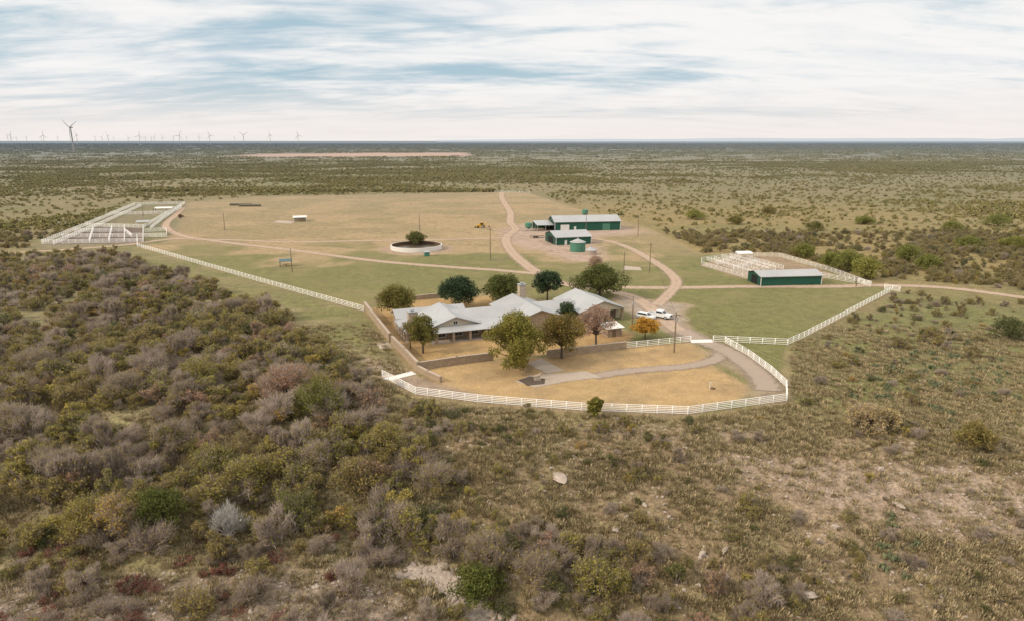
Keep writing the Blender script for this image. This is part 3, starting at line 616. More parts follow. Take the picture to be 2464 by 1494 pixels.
for px,D in((28,6300),(107,6300),(187,6300),(262,6200),(337,6200),(433,6200),(506,6300),(587,6300),(651,6300),(718,6300),(20,9500),(65,10200),(100,12000),(140,10600),(230,11600),(275,10000),(310,11800),(350,12200),(365,10000),(372,12200),(392,10700),(418,12300),(450,11800),(480,11900),(565,12000),(246,12600),(40,12800)):
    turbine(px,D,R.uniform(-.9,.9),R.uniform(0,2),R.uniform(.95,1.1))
# ------------------------------------------------------------ foliage generators
def unit(n):
    v=rng.normal(size=(n,3)); return v/np.linalg.norm(v,axis=1)[:,None]
def leaves(n,cl,size,asp=1.5,inner=.55):
    cl=np.array(cl,float); w=cl[:,3]**2; k=rng.choice(len(cl),n,p=w/w.sum()); d=unit(n)
    rr=cl[k,3]*(inner+(1-inner)*rng.random(n)**.6)*(1+.45*(rng.random(n)-.35))
    c=cl[k,:3]+d*rr[:,None]*np.array([1,1,.8]); c[:,2]=np.maximum(c[:,2],.05)
    nn=unit(n)*.8+d*.6; nn[:,2]+=.25; nn/=np.linalg.norm(nn,axis=1)[:,None]
    t=np.cross(nn,unit(n)); t/=np.linalg.norm(t,axis=1)[:,None]; b=np.cross(nn,t)
    s=size*(.5+rng.random(n)); a=t*(s*asp/2)[:,None]; b=b*(s/2)[:,None]
    v=np.stack([c-a,c-b*.9,c+a,c+b*.9],1); return v.reshape(-1,3)
def twigs(n,cl,ln,wd):
    cl=np.array(cl,float); w=cl[:,3]**2; k=rng.choice(len(cl),n,p=w/w.sum()); d=unit(n); d[:,2]=np.abs(d[:,2])*1.0
    e=cl[k,:3]+d*(cl[k,3]*(.35+.95*rng.random(n)))[:,None]*np.array([1,1,.9]); g=e.copy(); g[:,2]+=.6
    dr=g/np.linalg.norm(g,axis=1)[:,None]*.6+d*.5+unit(n)*.45; dr/=np.linalg.norm(dr,axis=1)[:,None]
    L=ln*(.4+.9*rng.random(n)); s=e-dr*L[:,None]; s[:,2]=np.maximum(s[:,2],0)
    t=np.cross(dr,unit(n)); t/=np.linalg.norm(t,axis=1)[:,None]; t*=(wd*(.5+rng.random(n)))[:,None]
    return np.stack([s-t,s+t,e+t*.3,e-t*.3],1).reshape(-1,3)
def fmesh(name,arrs,mats,mb=None):
    V=[];Fc=[];MI=[];o=0
    if mb:
        V.append(np.array(mb.v)); Fc+=mb.f; MI+=mb.mi; o=len(mb.v)
    for a,mi in arrs:
        n=len(a)//4; V.append(a); q=(np.arange(n*4).reshape(-1,4)+o); Fc+=q.tolist(); MI+=[mi]*n; o+=len(a)
    me=bpy.data.meshes.new(name); me.from_pydata(np.concatenate(V).tolist(),[],Fc)
    for m in mats: me.materials.append(m)
    me.polygons.foreach_set('material_index',MI); me.update(); return me
def clumps(n,R_,H,base=.25,cr=.42):
    o=[]
    for i in range(n):
        a=R.uniform(0,6.28); q=R_*(1-cr)*math.sqrt(R.random()); z=H*(base+(1-base-cr*.5)*R.random()); f=1-.45*(z/H)**2
        o.append((q*math.cos(a)*f*1.25,q*math.sin(a)*f*1.15,z,R_*cr*R.uniform(.45,1.1)))
    return o
def stems(mb,cl,mi,r0=.09,base=(0,0,-.2)):
    for c in cl:
        m=(c[0]*.45+R.uniform(-.15,.15),c[1]*.45,c[2]*.5); mb.limb(base,m,r0,r0*.6,5,mi,False); mb.limb(m,(c[0],c[1],c[2]),r0*.6,r0*.2,4,mi,False)
def shrub(kind,i):
    mb=MB(); fx_=(1.0,1.35,.8,1.2)[i]; fz=(1.0,.75,1.25,.95)[i]
    if kind=='mesq': cl=clumps(17,2.6*fx_,3.5*fz,.2,.30); stems(mb,cl,1); A=[(leaves(1700,cl,.165,1.6,.2),0),(twigs(750,cl,1.0,.022),1)]; ms=[FO['mesq'],FO['bare']]
    if kind=='bare': cl=clumps(14,2.7*fx_,3.6*fz,.2,.35); stems(mb,cl,0,.06); A=[(twigs(1900,cl,1.0,.026),0),(leaves(380,cl,.13),1)]; ms=[FO['bare'],FO['mesq']]
    if kind=='dark': cl=clumps(13,2.1*fx_,3.1*fz,.12,.36); stems(mb,cl,1); A=[(leaves(1800,cl,.16,1.5,.3),0),(twigs(350,cl,.9,.022),1)]; ms=[FO['dark'],FO['bare']]
    if kind=='gold': cl=clumps(9,1.6*fx_,2.6*fz,.2,.38); stems(mb,cl,1,.05); A=[(leaves(1000,cl,.15,1.5,.3),0),(twigs(400,cl,.8,.02),1)]; ms=[FO['gold'],FO['bare']]
    if kind=='rust': cl=clumps(11,2.0*fx_,3.1*fz,.2,.38); stems(mb,cl,1,.06); A=[(leaves(900,cl,.15,1.5,.3),0),(twigs(900,cl,.9,.022),1)]; ms=[FO['rust'],FO['bare']]
    if kind=='red': cl=clumps(9,1.8*fx_,1.1*fz,.1,.36); stems(mb,cl,1,.03); A=[(leaves(650,cl,.14,1.5,.1),0),(twigs(350,cl,.6,.014),1)]; ms=[FO['red'],FO['bare']]
    return fmesh(kind+'_shrub',A,ms,mb)
SH={k:[shrub(k,i) for i in range(4)] for k in('mesq','bare','dark','gold','rust','red')}
NAMES={'mesq':('mesquite_shrub','olive green mesquite shrub in the wild brush','shrub'),'bare':('leafless_shrub','grey leafless thorny shrub in the wild brush','shrub'),
 'dark':('juniper_shrub','dark green juniper shrub in the wild brush','shrub'),'gold':('golden_shrub','golden yellow autumn shrub among dry brush','shrub'),
 'rust':('rust_brown_shrub','reddish brown autumn shrub among grey brush','shrub'),'red':('sumac_shrub','low dark red sumac on stony ground','shrub')}
def lod(i):
    cl=clumps(8,2.5,2.5,.2,.40); return fmesh('far_shrub',[(leaves(120,cl,.66,1.3,.2),0)],[FO['far']])
def lod2(i):
    cl=[(R.gauss(0,12),R.gauss(0,8),1.1,R.uniform(1.3,2.3)) for _ in range(20)]; return fmesh('brush_clump',[(leaves(200,cl,1.5,1.5,.2),0)],[FO['far']])
LOD=[lod(i) for i in range(4)]; LOD2=[lod2(i) for i in range(3)]
def gn_scatter(name,pts,rot,scl,idx,protos,label,cat):
    me=bpy.data.meshes.new(name); me.vertices.add(len(pts)); me.vertices.foreach_set('co',np.asarray(pts,float).ravel())
    for nm,a,t in(('rz',rot,'FLOAT'),('sc',scl,'FLOAT'),('vi',idx,'INT')):
        at=me.attributes.new(nm,t,'POINT'); at.data.foreach_set('value',np.asarray(a,np.int32 if t=='INT' else np.float32))
    o=ob(name,me); reg(o,label,cat,kind='stuff')
    ng=bpy.data.node_groups.new(name,'GeometryNodeTree'); ng.interface.new_socket('Geometry',in_out='INPUT',socket_type='NodeSocketGeometry'); ng.interface.new_socket('Geometry',in_out='OUTPUT',socket_type='NodeSocketGeometry')
    N=ng.nodes; L=ng.links; gi=N.new('NodeGroupInput'); go=N.new('NodeGroupOutput'); jn=N.new('GeometryNodeJoinGeometry')
    def na_(nm,t):
        q=N.new('GeometryNodeInputNamedAttribute'); q.data_type=t; q.inputs['Name'].default_value=nm; return q.outputs['Attribute']
    rz=na_('rz','FLOAT'); sc=na_('sc','FLOAT'); vi=na_('vi','INT')
    cx=N.new('ShaderNodeCombineXYZ'); L.new(rz,cx.inputs[2]); cs=N.new('ShaderNodeCombineXYZ')
    for k in range(3): L.new(sc,cs.inputs[k])
    for k,pr in enumerate(protos):
        cm=N.new('FunctionNodeCompare'); cm.data_type='INT'; cm.operation='EQUAL'
        ii=[s for s in cm.inputs if s.type=='INT']; L.new(vi,ii[0]); ii[1].default_value=k
        oi=N.new('GeometryNodeObjectInfo'); oi.inputs['Object'].default_value=pr; oi.inputs['As Instance'].default_value=True
        ip=N.new('GeometryNodeInstanceOnPoints'); L.new(gi.outputs[0],ip.inputs['Points']); L.new(cm.outputs[0],ip.inputs['Selection']); L.new(oi.outputs['Geometry'],ip.inputs['Instance']); L.new(cx.outputs[0],ip.inputs['Rotation']); L.new(cs.outputs[0],ip.inputs['Scale'])
        L.new(ip.outputs[0],jn.inputs[0])
    L.new(jn.outputs[0],go.inputs[0]); md=o.modifiers.new('scatter','NODES'); md.node_group=ng; return o
# ------------------------------------------------------------ distribution
A_=lambda l:np.array(l)
def roadfree(x,y,k=1.0):
    ok=np.ones(len(x),bool)
    for i,(Pt,w) in enumerate(RW): ok&=seg_dist(x,y,Pt)>w+(6.5 if i in(3,4) else 1.8)*k
    return ok
def wedge(n,y0,y1):
    yy=np.sqrt(rng.random(n)*(y1**2-y0**2)+y0**2); xx=(rng.random(n)*2-1)*(.80*yy+6); return xx,yy
x,y=wedge(34000,48,340)
ins=lambda p:inside(x,y,A_(p))
n1=fbm(x/22,y/22,3); n3=fbm(x/24+9,y/24+77,3); n2=fbm(x/12+50,y/12,2); n6=fbm(x/9+5,y/9+15,2)
dn=ins(DENSE); cv=ins(CREEKV); be=ins(BELT); so=ins(SOILBL); rg=ins(RIGHTG); b1_=ins(BAND1); su=ins(SUMAC)
low=(x>-12)&(y<112)&~cv&~dn
pr=np.where(y>200,.09+.30*sm(.42,.60,n1),.06)
pr=np.where(low,.14+.32*sm(.43,.60,n2),pr)
pr=np.where(rg,.08+.24*sm(.48,.66,n2),pr)
pr=np.where(b1_,.06,pr)
pr=np.where(dn,(.26*sm(.26,.44,n1)+.13)*(.55+.6*sm(.36,.5,n6)),pr); pr=np.where(cv,.38,pr); pr=np.where(be,.5,pr); pr=np.where(so,.28,pr)
pr=np.where((x<-60)&(y>250),.12+.18*sm(.5,.6,n1),pr)
pr=np.where(ins(COMP)|ins(PENL)|ins(STRIP),0,pr)
pr=np.where((seg_dist(x,y,CREEK)<1.0)&(x>-16)&(y<84)&(x<4),0,pr)
keep=(rng.random(len(x))<pr)&roadfree(x,y)&(sdf(x,y,A_(COMP))<-2.5)
x,y,n1,n3=x[keep],y[keep],n1[keep],n3[keep]; dn,cv,so,be,low,rg,su=dn[keep],cv[keep],so[keep],be[keep],low[keep],rg[keep],su[keep]
u=rng.random(len(x)); kinds=np.empty(len(x),object)
mixA=n3<.50
for i in range(len(x)):
    q=u[i]
    if so[i]: k='red' if q<.62 else ('bare' if q<.88 else 'mesq')
    elif su[i]: k='red' if q<.40 else ('bare' if q<.78 else 'mesq')
    elif dn[i]:
        if mixA[i]: k='bare' if q<.54 else('mesq' if q<.82 else('dark' if q<.86 else('rust' if q<.93 else 'gold')))
        else: k='mesq' if q<.52 else('bare' if q<.72 else('dark' if q<.77 else('rust' if q<.85 else 'gold')))
    elif cv[i]: k='dark' if q<.14 else('mesq' if q<.44 else('bare' if q<.9 else 'rust'))
    elif be[i]: k='dark' if q<.3 else('mesq' if q<.7 else 'bare')
    elif low[i]: k='mesq' if q<.45 else('dark' if q<.54 else('bare' if q<.92 else 'gold'))
    elif rg[i]: k='mesq' if q<.58 else('dark' if q<.70 else('bare' if q<.96 else 'gold'))
    else: k='mesq' if q<.76 else('dark' if q<.82 else('bare' if q<.86 else 'gold'))
    kinds[i]=k
sc=.5+.7*rng.random(len(x)); sc=np.where(dn,.5+1.0*rng.random(len(x))**1.3,sc*.78); sc=np.where(be,sc*.9,sc); sc=np.where(low|rg,.18+.48*rng.random(len(x))**2.2,sc); sc=np.where(so|(kinds=='red'),.5+.6*rng.random(len(x)),sc)
z=hgt(x,y); rz=rng.random(len(x))*6.28
for k in SH:
    id_=np.where(kinds==k)[0]; id_=id_[np.argsort(np.hypot(x[id_],y[id_])/sc[id_])]
    nm,lb,ct=NAMES[k]; firsts=[]
    for j,i in enumerate(id_[:300]):
        s_=float(sc[i]); o=ob(nm,SH[k][j%4],None,(x[i],y[i],z[i]-.1),rz[i],(s_*R.uniform(.85,1.25),s_*R.uniform(.85,1.2),s_*R.uniform(.85,1.15))); reg(o,lb,ct,lb.split(' in ')[0].split(' on ')[0].split(' among ')[0]+'s')
        if j<4: firsts.append(o)
    rest=id_[300:]
    if len(rest): gn_scatter(nm+'_thicket',np.stack([x[rest],y[rest],z[rest]-.1],1),rz[rest],sc[rest],np.arange(len(rest))%4,firsts,'mass of '+lb,'brush')
print('near shrubs',len(x))
fx,fy=wedge(130000,335,1500)
nn=fbm(fx/75,fy/60,4); nb=fbm(fx/300+5,fy/220,3); mm=nn*.55+nb*.45
pr=.15+.68*sm(.42,.57,mm)
k=(rng.random(len(fx))<pr)&~inside(fx,fy,A_(PENL))&(sdf(fx,fy,A_(COMP))<-4)&roadfree(fx,fy)
fx,fy,mm=fx[k],fy[k],mm[k]; s=(.28+.75*rng.random(len(fx))**1.3)*(.85+.6*sm(.5,.65,mm))
hx=np.array([P(a,462-(a-450)*.004)[0] for a in np.arange(300,1190,7)]); hy=np.array([P(a,464)[1] for a in np.arange(300,1190,7)])
hx=np.repeat(hx,3)+rng.normal(size=len(hx)*3)*4; hy=np.repeat(hy,3)+6+rng.random(len(hy)*3)*14
fx=np.concatenate([fx,hx]); fy=np.concatenate([fy,hy]); s=np.concatenate([s,.9+.6*rng.random(len(hx))])
od=np.argsort(fy); fx,fy,s=fx[od],fy[od],s[od]; fr=rng.random(len(fx))*6.28
pf=[]
for i in range(300):
    o=ob('distant_mesquite',LOD[i%4],None,(fx[i],fy[i],-.1),fr[i],float(s[i])); reg(o,'small olive mesquite tree in the distant range','tree','distant mesquite trees')
    if i<4: pf.append(o)
gn_scatter('mesquite_brushland',np.stack([fx[300:],fy[300:],0*fx[300:]-.1],1),fr[300:],s[300:],np.arange(len(fx)-300)%4,pf,'mesquite brushland covering the open range','brush')
gx_,gy_=wedge(42000,1450,9000)
nn=fbm(gx_/400,gy_/500,4); fc=sdf(gx_,gy_,A_(FIELD))
k=(rng.random(len(gx_))<.45+.55*sm(.4,.55,nn))&(fc<-20); gx_,gy_=gx_[k],gy_[k]
s=(.6+.6*rng.random(len(gx_)))*(1+.3*(gy_>3500)); pf=[]
for i in range(3):
    o=ob('distant_brush_clump',LOD2[i],None,(gx_[i],gy_[i],-.2),0,float(s[i])); reg(o,'clump of olive brush on the far plain','brush','far brush clumps'); pf.append(o)
gn_scatter('far_brushland',np.stack([gx_[3:],gy_[3:],0*gx_[3:]-.2],1),rng.random(len(gx_)-3)*6.28,s[3:],np.arange(len(gx_)-3)%3,pf,'hazy brushland stretching to the horizon','brush')
print('mid',len(fx),'far',len(gx_))
def tuft(i):
    n=40; a=rng.random(n)*6.28; rr=rng.random(n)**.7*.55; s=np.stack([rr*np.cos(a),rr*np.sin(a),0*a],1); h=.13+.35*rng.random(n)
    e=s+np.stack([np.cos(a)*.14,np.sin(a)*.14,h],1)*1.0; t=np.stack([-np.sin(a+rng.random(n)),np.cos(a+rng.random(n)),0*a],1)*.034
    return fmesh('grass_tuft',[(np.stack([s-t,s+t,e+t*.8,e-t*.8],1).reshape(-1,3),0)],[FO['weed']])
tx,ty=wedge(130000,50,165); n1=fbm(tx/6,ty/6,3)
k=(sdf(tx,ty,A_(COMP))<-.6)&(rng.random(len(tx))<np.where(inside(tx,ty,A_(SOILBL)),.3,np.where(inside(tx,ty,A_(BAND1)),.20,.25+.70*sm(.40,.6,n1))))&(np.exp(-(seg_dist(tx,ty,CREEK)/1.5)**2)*(tx>-16)<.5)&(rng.random(len(tx))<np.clip(150/ty-.6,.15,1))
tx,ty=tx[k],ty[k]; tz=hgt(tx,ty)-.05; s=.45+1.1*rng.random(len(tx))**2; pf=[]
for i in range(4):
    o=ob('grass_tuft',tuft(i),None,(tx[i],ty[i],tz[i]),0,float(s[i])); reg(o,'dry grass tuft on the stony slope','grass','dry grass tufts',kind='stuff'); pf.append(o)
gn_scatter('dry_grass_cover',np.stack([tx,ty,tz],1)[4:],rng.random(len(tx)-4)*6.28,s[4:],np.arange(len(tx)-4)%4,pf,'dry grass and weeds covering the slope','grass')
def rock(i,fl=.5):
    import bmesh
    bm=bmesh.new(); bmesh.ops.create_icosphere(bm,subdivisions=2,radius=1)
    sx,sy=R.uniform(.7,1.3),R.uniform(.6,1.)
    for v in bm.verts:
        d=Vector((round(v.co.x*1.6)/1.6,round(v.co.y*1.6)/1.6,round(v.co.z*1.3)/1.3)); v.co=v.co*.45+d*.5+Vector((R.uniform(-.1,.1),R.uniform(-.1,.1),R.uniform(-.06,.06)))
        v.co.x*=sx; v.co.y*=sy; v.co.z*=fl
    me=bpy.data.meshes.new('rock'); bm.to_mesh(me); bm.free(); me.materials.append(M['rock']); return me
RK=[rock(i,R.uniform(.5,.8)) for i in range(5)]
kx,ky=wedge(90000,50,128)
ct=rng.random(1100); cp=np.array([(4,58),(1,61),(-2,66),(-6,69),(-8,72.5),(-13,75)]); ci=np.minimum((ct*5).astype(int),4); cf=(ct*5-ci)[:,None]; cxy=cp[ci]*(1-cf)+cp[ci+1]*cf+rng.normal(size=(1100,2))*.8
nb0=len(kx); kx=np.concatenate([kx,cxy[:,0]]); ky=np.concatenate([ky,cxy[:,1]])
pk=np.where(inside(kx,ky,A_(SOILBL)),.26,0)+np.where(inside(kx,ky,A_(BAND1)),.22*sm(.40,.6,fbm(kx/5,ky/5,2)),0)+np.where((kx>-25)&(ky<104),.03+.20*sm(.45,.65,fbm(kx/7,ky/7,2)),0)+np.where(np.arange(len(kx))>=nb0,1,0)
k=(rng.random(len(kx))<pk)&(sdf(kx,ky,A_(COMP))<-1); isc=(np.arange(len(kx))>=nb0)[k]; kx,ky=kx[k],ky[k]; kz=hgt(kx,ky)
s=.06+.24*rng.random(len(kx))**3.0+isc*(.08+.5*rng.random(len(kx))**1.6)
od=np.argsort(-s); kx,ky,kz,s=kx[od],ky[od],kz[od],s[od]; pf=[]
for i in range(280):
    o=ob('limestone_rock',RK[i%5],None,(kx[i],ky[i],kz[i]),R.uniform(0,6.28),float(s[i])); reg(o,'pale limestone rock lying on stony ground','rock','limestone rocks')
    if i<5: pf.append(o)
gn_scatter('limestone_rubble',np.stack([kx,ky,kz],1)[280:],rng.random(len(kx)-280)*6.28,s[280:],np.arange(len(kx)-280)%5,pf,'scattered limestone rubble','rubble')
for px,py,s_ in((1347,1150,1.3),(1020,1245,.9),(1010,1268,.7),(1468,1330,.9),(1690,1335,.8),(1745,1325,.7),(1740,1385,.8),(1940,1430,.9),(2010,1270,.8),(2160,1215,.8),(1610,1245,.5),(1550,1215,.5),(2120,1130,.8),(1480,1275,.6)):
    a=P(px,py); o=ob('limestone_boulder',RK[R.randrange(5)],None,(a[0],a[1],float(hgt(*a))+.1),R.uniform(0,6),(s_*1.1,s_*.8,s_*.8)); reg(o,'large pale limestone boulder on the slope','boulder','limestone boulders')
def pear(i):
    mb=MB()
    for k in range(26):
        a=R.uniform(0,6.28); q=R.uniform(0,.75); b=Vector((q*math.cos(a),q*math.sin(a),R.uniform(.0,.45))); t=Vector((R.uniform(-.5,.5),R.uniform(-.5,.5),1)).normalized(); nrm=t.cross(Vector((math.cos(R.uniform(0,6)),math.sin(R.uniform(0,6)),0))).normalized(); w_=t.cross(nrm); r_=R.uniform(.13,.2)
        vs=[b+t*(r_+r_*1.1*math.sin(j*math.pi/4))+w_*(r_*.85*math.cos(j*math.pi/4))+nrm*sg*.03 for sg in(-1,1) for j in range(8)]
        mb.add(vs,[tuple(range(8)),tuple(range(8,16))[::-1]]+[(j,(j+1)%8,8+(j+1)%8,8+j) for j in range(8)])
    return mb.mesh('prickly_pear',[FO['cactus']])
PE=[pear(i) for i in range(3)]
for i in range(100):
    px,py=(R.gauss(2250,130),R.gauss(900,50)) if i<90 else (R.uniform(2100,2300),R.uniform(1240,1400))
    if px<1930 or (py<840 and px<2100): continue
    a=P(px,py); o=ob('prickly_pear',PE[i%3],None,(a[0],a[1],float(hgt(*a))),R.uniform(0,6),R.uniform(.7,1.3)); reg(o,'grey green prickly pear cactus on dry grass','cactus','prickly pear cacti')
# ------------------------------------------------------------ yard trees
def tree(px,py,H,Rc,leaf,label,name='tree',n=6500,size=.22,tw_=0,tr=.28,trunkh=.28,flat=.9,inner=.35,barkm=None):
    a=P(px,py); root=empty(name,a,R.uniform(0,6),float(hgt(*a))); reg(root,label,'tree')
    t=MB(); th=H*trunkh; t.limb((0,0,-.2),(.1,.05,th),tr,tr*.7,9,cap=False); cl=[]
    nb=26
    for i in range(nb):
        ph=i*2.4+R.uniform(-.5,.5); f=(i+.5)/nb; zz=th+.3+(H-th-Rc*.25)*(f**.9)*.95; pr_=math.sin(math.pi*min(1,(.25+.72*f)))**.6*(Rc*.72) if f<.97 else .1
        pr_*=R.uniform(.6,1.22); c=(pr_*math.cos(ph),pr_*math.sin(ph),zz); cl.append((*c,Rc*R.uniform(.16,.36)))
        m_=(c[0]*.4,c[1]*.4,th+(zz-th)*.5); t.limb((.1,.05,th*.92),m_,tr*.5,tr*.3,6,cap=False); t.limb(m_,c,tr*.3,tr*.08,5,cap=False)
    for i in range(5): cl.append((R.uniform(-.4,.4)*Rc*.6,R.uniform(-.4,.4)*Rc*.6,th+(H-th)*R.uniform(.3,.7),Rc*.38))
    part('trunk',t,[barkm or M['bark']],root,smooth=True)
    A=[(leaves(n,cl,size,1.4,inner),0)]
    if tw_: A.append((twigs(tw_,cl,1.1,.025),1))
    ob('crown',fmesh('crown',A,[leaf,barkm or FO['bare']]),root)
    return root
tree(957,768,9.4,5.6,FO['green'],'green tree turning yellow beside the garden wall',n=9500,size=.26)
tree(1102,742,9.0,6.6,FO['live'],'dense dark live oak behind the house',n=12500,size=.27)
tree(1208,738,9.8,6.0,FO['oak'],'rounded green oak behind the house',n=11000,size=.28)
tree(1317,726,9.4,5.0,FO['live'],'dark green oak with visible trunk',trunkh=.34,size=.28,n=8500)
tree(1443,716,10.2,8.2,FO['oak'],'spreading green oak with open crown',n=12500,trunkh=.2,tr=.5,size=.32)
tree(1432,655,6.0,3.4,FO['rust'],'sparse brown tree beside the storage tanks',n=1500,tw_=1200)
tree(1018,849,9.2,3.9,FO['green'],'slender green tree before the porch',n=6000,size=.24)
tree(988,838,7.0,2.6,FO['rust'],'nearly bare reddish tree before the porch',n=500,tw_=1600,tr=.15)
tree(1240,885,12.2,7.0,FO['pecan'],'large yellow green tree in the front garden',n=19000,size=.26,tr=.35,trunkh=.13)
tree(1352,862,10.4,5.4,FO['rusty'],'rusty green tree in the front garden',n=10500,tw_=400,size=.24)
tree(1434,831,9.8,4.2,FO['rust'],'thinning reddish tree beside the garage',n=2400,tw_=2800)
tree(1364,776,5.4,2.8,FO['live'],'small dark evergreen beside the house',n=3500)
tree(1552,814,5.4,3.5,FO['yellow'],'bright golden yellow tree near parked vehicles',n=4200,size=.24,tr=.15)
tree(1002,592,6.6,5.0,FO['oak'],'round green tree behind the stock tank',n=5000,size=.32)
for px,py,H_,r_,lf in((2040,655,8.5,6.5,'olive'),(2085,672,8,6,'olive'),(2000,645,6,5,'olive'),(1935,620,6,5,'olive'),(2178,630,7,6,'olive'),(2290,560,6,6,'olive'),(2400,545,7,8,'olive'),(2440,600,6,6,'olive'),(2330,600,6,6,'olive'),(2230,650,6,5,'olive'),(2425,815,5.5,4.2,'dark'),(2080,1035,5,3.6,'straw'),(2130,1030,3.5,2.6,'straw'),(2340,1080,4.5,3,'mesq'),(1432,1002,3.4,1.6,'pecan'),(1770,540,5,5,'mesq'),(1672,528,6,7,'olive'),(1850,515,5,5,'mesq'),(1960,555,5,5,'mesq'),(2080,540,5,6,'olive')):
    tree(px,py,H_,r_,FO[lf],{'mesq':'spreading olive mesquite tree','olive':'bright olive mesquite tree','dark':'dark rounded tree standing in dry grass','straw':'pale straw brown autumn tree on the slope','pecan':'small green tree against the white fence'}[lf]+(' in dry brush' if lf in('mesq','olive') else ''),'mesquite_tree' if lf in('mesq','olive') else 'tree',n=4500 if lf!='straw' else 2600,tw_=0 if lf!='straw' else 1200,size=.3 if py<700 else .2,trunkh=.15)
DW=foliage('dead_wood',[(.38,.35,.32),(.45,.42,.39)],.2)
for px,py,H_,r_,lf,n_,tw2 in((390,1265,6,4.2,'oak',6500,0),(280,1300,7.,3.4,'gold',2000,1400),(215,1290,6,4,'mesq',5000,600),(720,1270,6,4,'dark',5000,600),(770,1000,7,4.5,'pecan',5500,600),(690,960,7,5,'rust',3500,2500),(1150,1450,5,3.5,'green',5500,0),(600,1180,6,4.5,'mesq',5000,800),(550,1300,5.5,3.2,'bare',0,0),(120,1150,5.5,4.5,'bare2',1500,2500),(420,1080,5.5,4.5,'bare2',1500,2500),(300,960,5.5,4.6,'bare2',1500,2500),(860,1180,5.5,4.2,'mesq',4500,900),(960,1290,5.,4.0,'bare2',1200,2200),(480,930,6,4.6,'mesq',4800,600),(90,900,6,5,'bare2',1500,2500),(1290,1400,4.,3.6,'bare2',1200,2000),(20,1050,6,5,'bare2',1500,2500),(520,1150,5.5,4.2,'mesq',4500,900),(760,1140,5.5,4.2,'bare2',1500,2400),(1440,1420,4.,3.6,'mesq',3500,900),(1180,1360,4.5,3.6,'bare2',1200,2000),(1050,1180,4.5,3.6,'bare2',1200,2200),(930,1090,5,4,'mesq',4000,900)):
    if lf=='bare2': tree(px,py,H_,r_,FO['mesq'],'wide grey leafless tree in the thicket','leafless_tree',n=n_,size=.16,tw_=tw2,trunkh=.12,tr=.2)
    elif n_: tree(px,py,H_,r_,FO[lf],{'oak':'green leafy tree in the brush','gold':'orange brown tree among grey brush','mesq':'olive mesquite tree in the thicket','dark':'dark green tree in the thicket','pecan':'yellow green tree in the thicket','rust':'reddish brown tree in the thicket','green':'bright green tree beside the dry gully'}[lf],'tree',n=n_,size=.18,tw_=tw2,trunkh=.15)
    else: tree(px,py,H_,r_,DW,'dead silvery leafless tree in the brush','dead_tree',n=4,tw_=1300,trunkh=.15,barkm=DW)
# ------------------------------------------------------------ cattle
def cow_mesh():
    V=[(-.75,0,1.15),(-.3,0,1.1),(.25,0,1.1),(.65,0,1.15),(.95,0,1.3),(1.2,0,1.25),(1.42,0,1.1)]; Rr=[(.26,.3),(.32,.36),(.32,.38),(.28,.32),(.16,.2),(.13,.15),(.08,.09)]
    E=[(i,i+1) for i in range(6)]
    for bx,bi in((-.7,0),(.6,3)):
        for s in(-.2,.2):
            n=len(V); V+=[(bx,s,.85),(bx+(-.06 if bi==0 else .02),s,.45),(bx,s,0.03)]; Rr+=[(.13,.15),(.07,.08),(.06,.06)]; E+=[(bi,n),(n,n+1),(n+1,n+2)]
    n=len(V); V+=[(-1.02,0,1.1),(-1.06,0,.6)]; Rr+=[(.05,.05),(.03,.03)]; E+=[(0,n),(n,n+1)]
    for s in(-.2,.2): n=len(V); V.append((1.15,s,1.38)); Rr.append((.04,.04)); E.append((5,n))
    me=bpy.data.meshes.new('cow'); me.from_pydata(V,E,[]); o=ob('cow',me); md=o.modifiers.new('s','SKIN')
    for i,v in enumerate(me.skin_vertices[0].data): v.radius=Rr[i]; v.use_root=(i==0)
    o.modifiers.new('b','SUBSURF').levels=1
    dg=bpy.context.evaluated_depsgraph_get(); me2=bpy.data.meshes.new_from_object(o.evaluated_get(dg)); bpy.data.objects.remove(o); me2.materials.append(M['cow']); return me2
cm=cow_mesh()
for q in((388,505),(400,503),(413,504),(372,507),(425,500),(250,474),(330,478),(350,477),(1048,463),(1035,463)):
    a=P(*q); o=ob('cow',cm,None,(a[0],a[1],0),R.uniform(0,6.28)); reg(o,'dark cow standing on dry grass','cow','dark cattle')
# ------------------------------------------------------------ light, sky, camera
w=bpy.data.worlds.new('World'); scn.world=w; w.use_nodes=True; g=G(w.node_tree)
EL,AZ=math.radians(32),math.radians(248)
sky=g.n('ShaderNodeTexSky',sky_type='NISHITA'); sky.sun_disc=False; sky.sun_elevation=EL; sky.sun_rotation=AZ
d=g.n('ShaderNodeTexCoord').outputs['Generated']; sp=g.n('ShaderNodeSeparateXYZ',{0:d}); zz=g.m('MAXIMUM',sp.outputs[2],0.0)
zc=g.m('ADD',zz,.12); px_=g.m('DIVIDE',sp.outputs[0],zc); py_=g.m('DIVIDE',sp.outputs[1],zc)
def cl_(ax,ay,ox,oy,det,dist,sk,ro=.55):
    v=g.n('ShaderNodeCombineXYZ',{0:g.m('ADD',g.m('MULTIPLY',px_,ax),ox),1:g.m('ADD',g.m('ADD',g.m('MULTIPLY',py_,ay),g.m('MULTIPLY',px_,sk)),oy),2:0.0}).outputs[0]
    return g.noise(v,1.0,det,ro,dist)
c1=cl_(.52,1.15,3.1,4.3,10,.5,.14,.60); c2=cl_(1.5,3.3,11.,2.,9,.5,-.32,.62); c3=cl_(.25,.60,1.,1.,4,.3,.08)
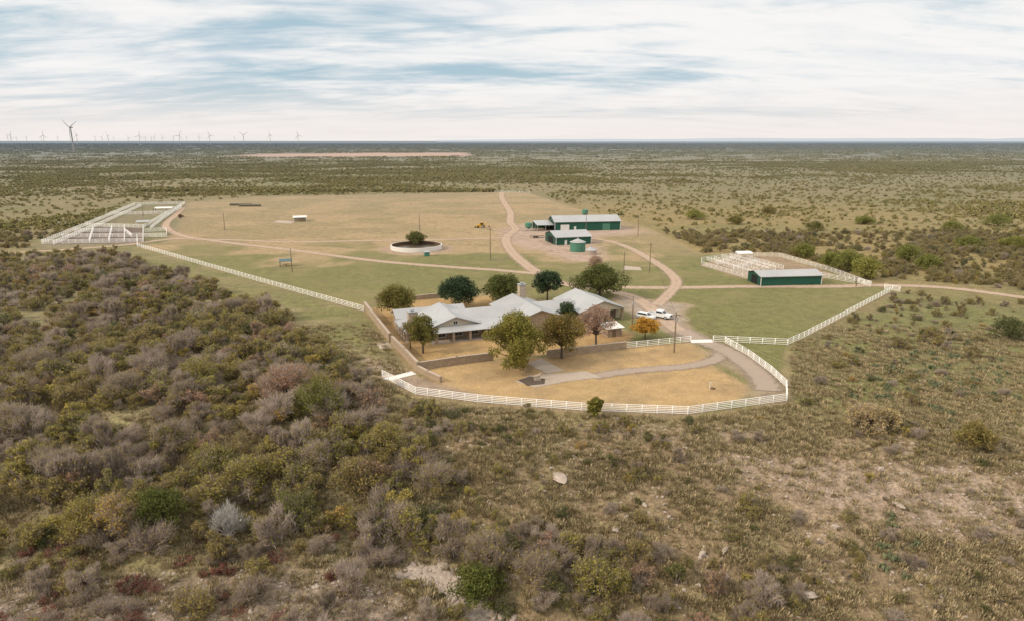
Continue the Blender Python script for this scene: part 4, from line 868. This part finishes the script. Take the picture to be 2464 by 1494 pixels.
cm_=g.m('ADD',g.m('MULTIPLY',c1,.50),g.m('ADD',g.m('MULTIPLY',c2,.20),g.m('MULTIPLY',c3,.30)))
cm_=g.m('ADD',cm_,g.m('MULTIPLY',sp.outputs[0],.05))
mask=g.ss(cm_,.385,.53)
blue=g.mix(.12,(4.3,6.0,7.1),sky.outputs[0])
cloud=g.ramp(g.m('ADD',g.m('MULTIPLY',c2,.5),g.m('MULTIPLY',c3,.5)),[(.38,(.71,.77,.84)),(.47,(.84,.865,.89)),(.57,(.94,.94,.94))])
cloud=g.mix(1.0,cloud,(10,10,10),'MULTIPLY')
s_=g.mix(mask,blue,cloud)
lo=g.m('SUBTRACT',1.0,g.ss(zz,.0,.09)); s_=g.mix(g.m('MULTIPLY',lo,.92),s_,(9.1,8.6,8.35))
zb=g.m('MULTIPLY_ADD',g.ss(zz,.22,.75),.8,1.0); s_=g.mix(1.0,s_,g.n('ShaderNodeCombineColor',{0:g.m('MULTIPLY',zb,1.0),1:g.m('MULTIPLY',zb,.985),2:g.m('MULTIPLY',zb,.97)}).outputs[0],'MULTIPLY')  # overhead sky out of view brightened to add ambient light
zenith_fill=g.ss(zz,.22,.6); s_=g.mix(g.m('MULTIPLY',zenith_fill,.75),s_,(15.0,14.3,13.3))  # unseen zenith blended to a bright warm tone as added fill light
g.n('ShaderNodeOutputWorld',{0:g.n('ShaderNodeBackground',{0:s_,1:.1}).outputs[0]})
L=bpy.data.lights.new('sun','SUN'); L.energy=3.0; L.angle=math.radians(6); L.color=(1,.85,.66); lo_=ob('sun',L)
sv=Vector((math.sin(AZ)*math.cos(EL),math.cos(AZ)*math.cos(EL),math.sin(EL))); lo_.rotation_euler=sv.to_track_quat('Z','Y').to_euler()
cam=bpy.data.cameras.new('camera'); cam.lens=24; cam.sensor_width=36; cam.clip_end=80000; cam.clip_start=.5
co=ob('camera',cam,None,(0,0,CAMH),rot=(math.pi/2-TH,0,0)); scn.camera=co
scn.view_settings.view_transform='Standard'; scn.view_settings.look='None'; scn.view_settings.exposure=0
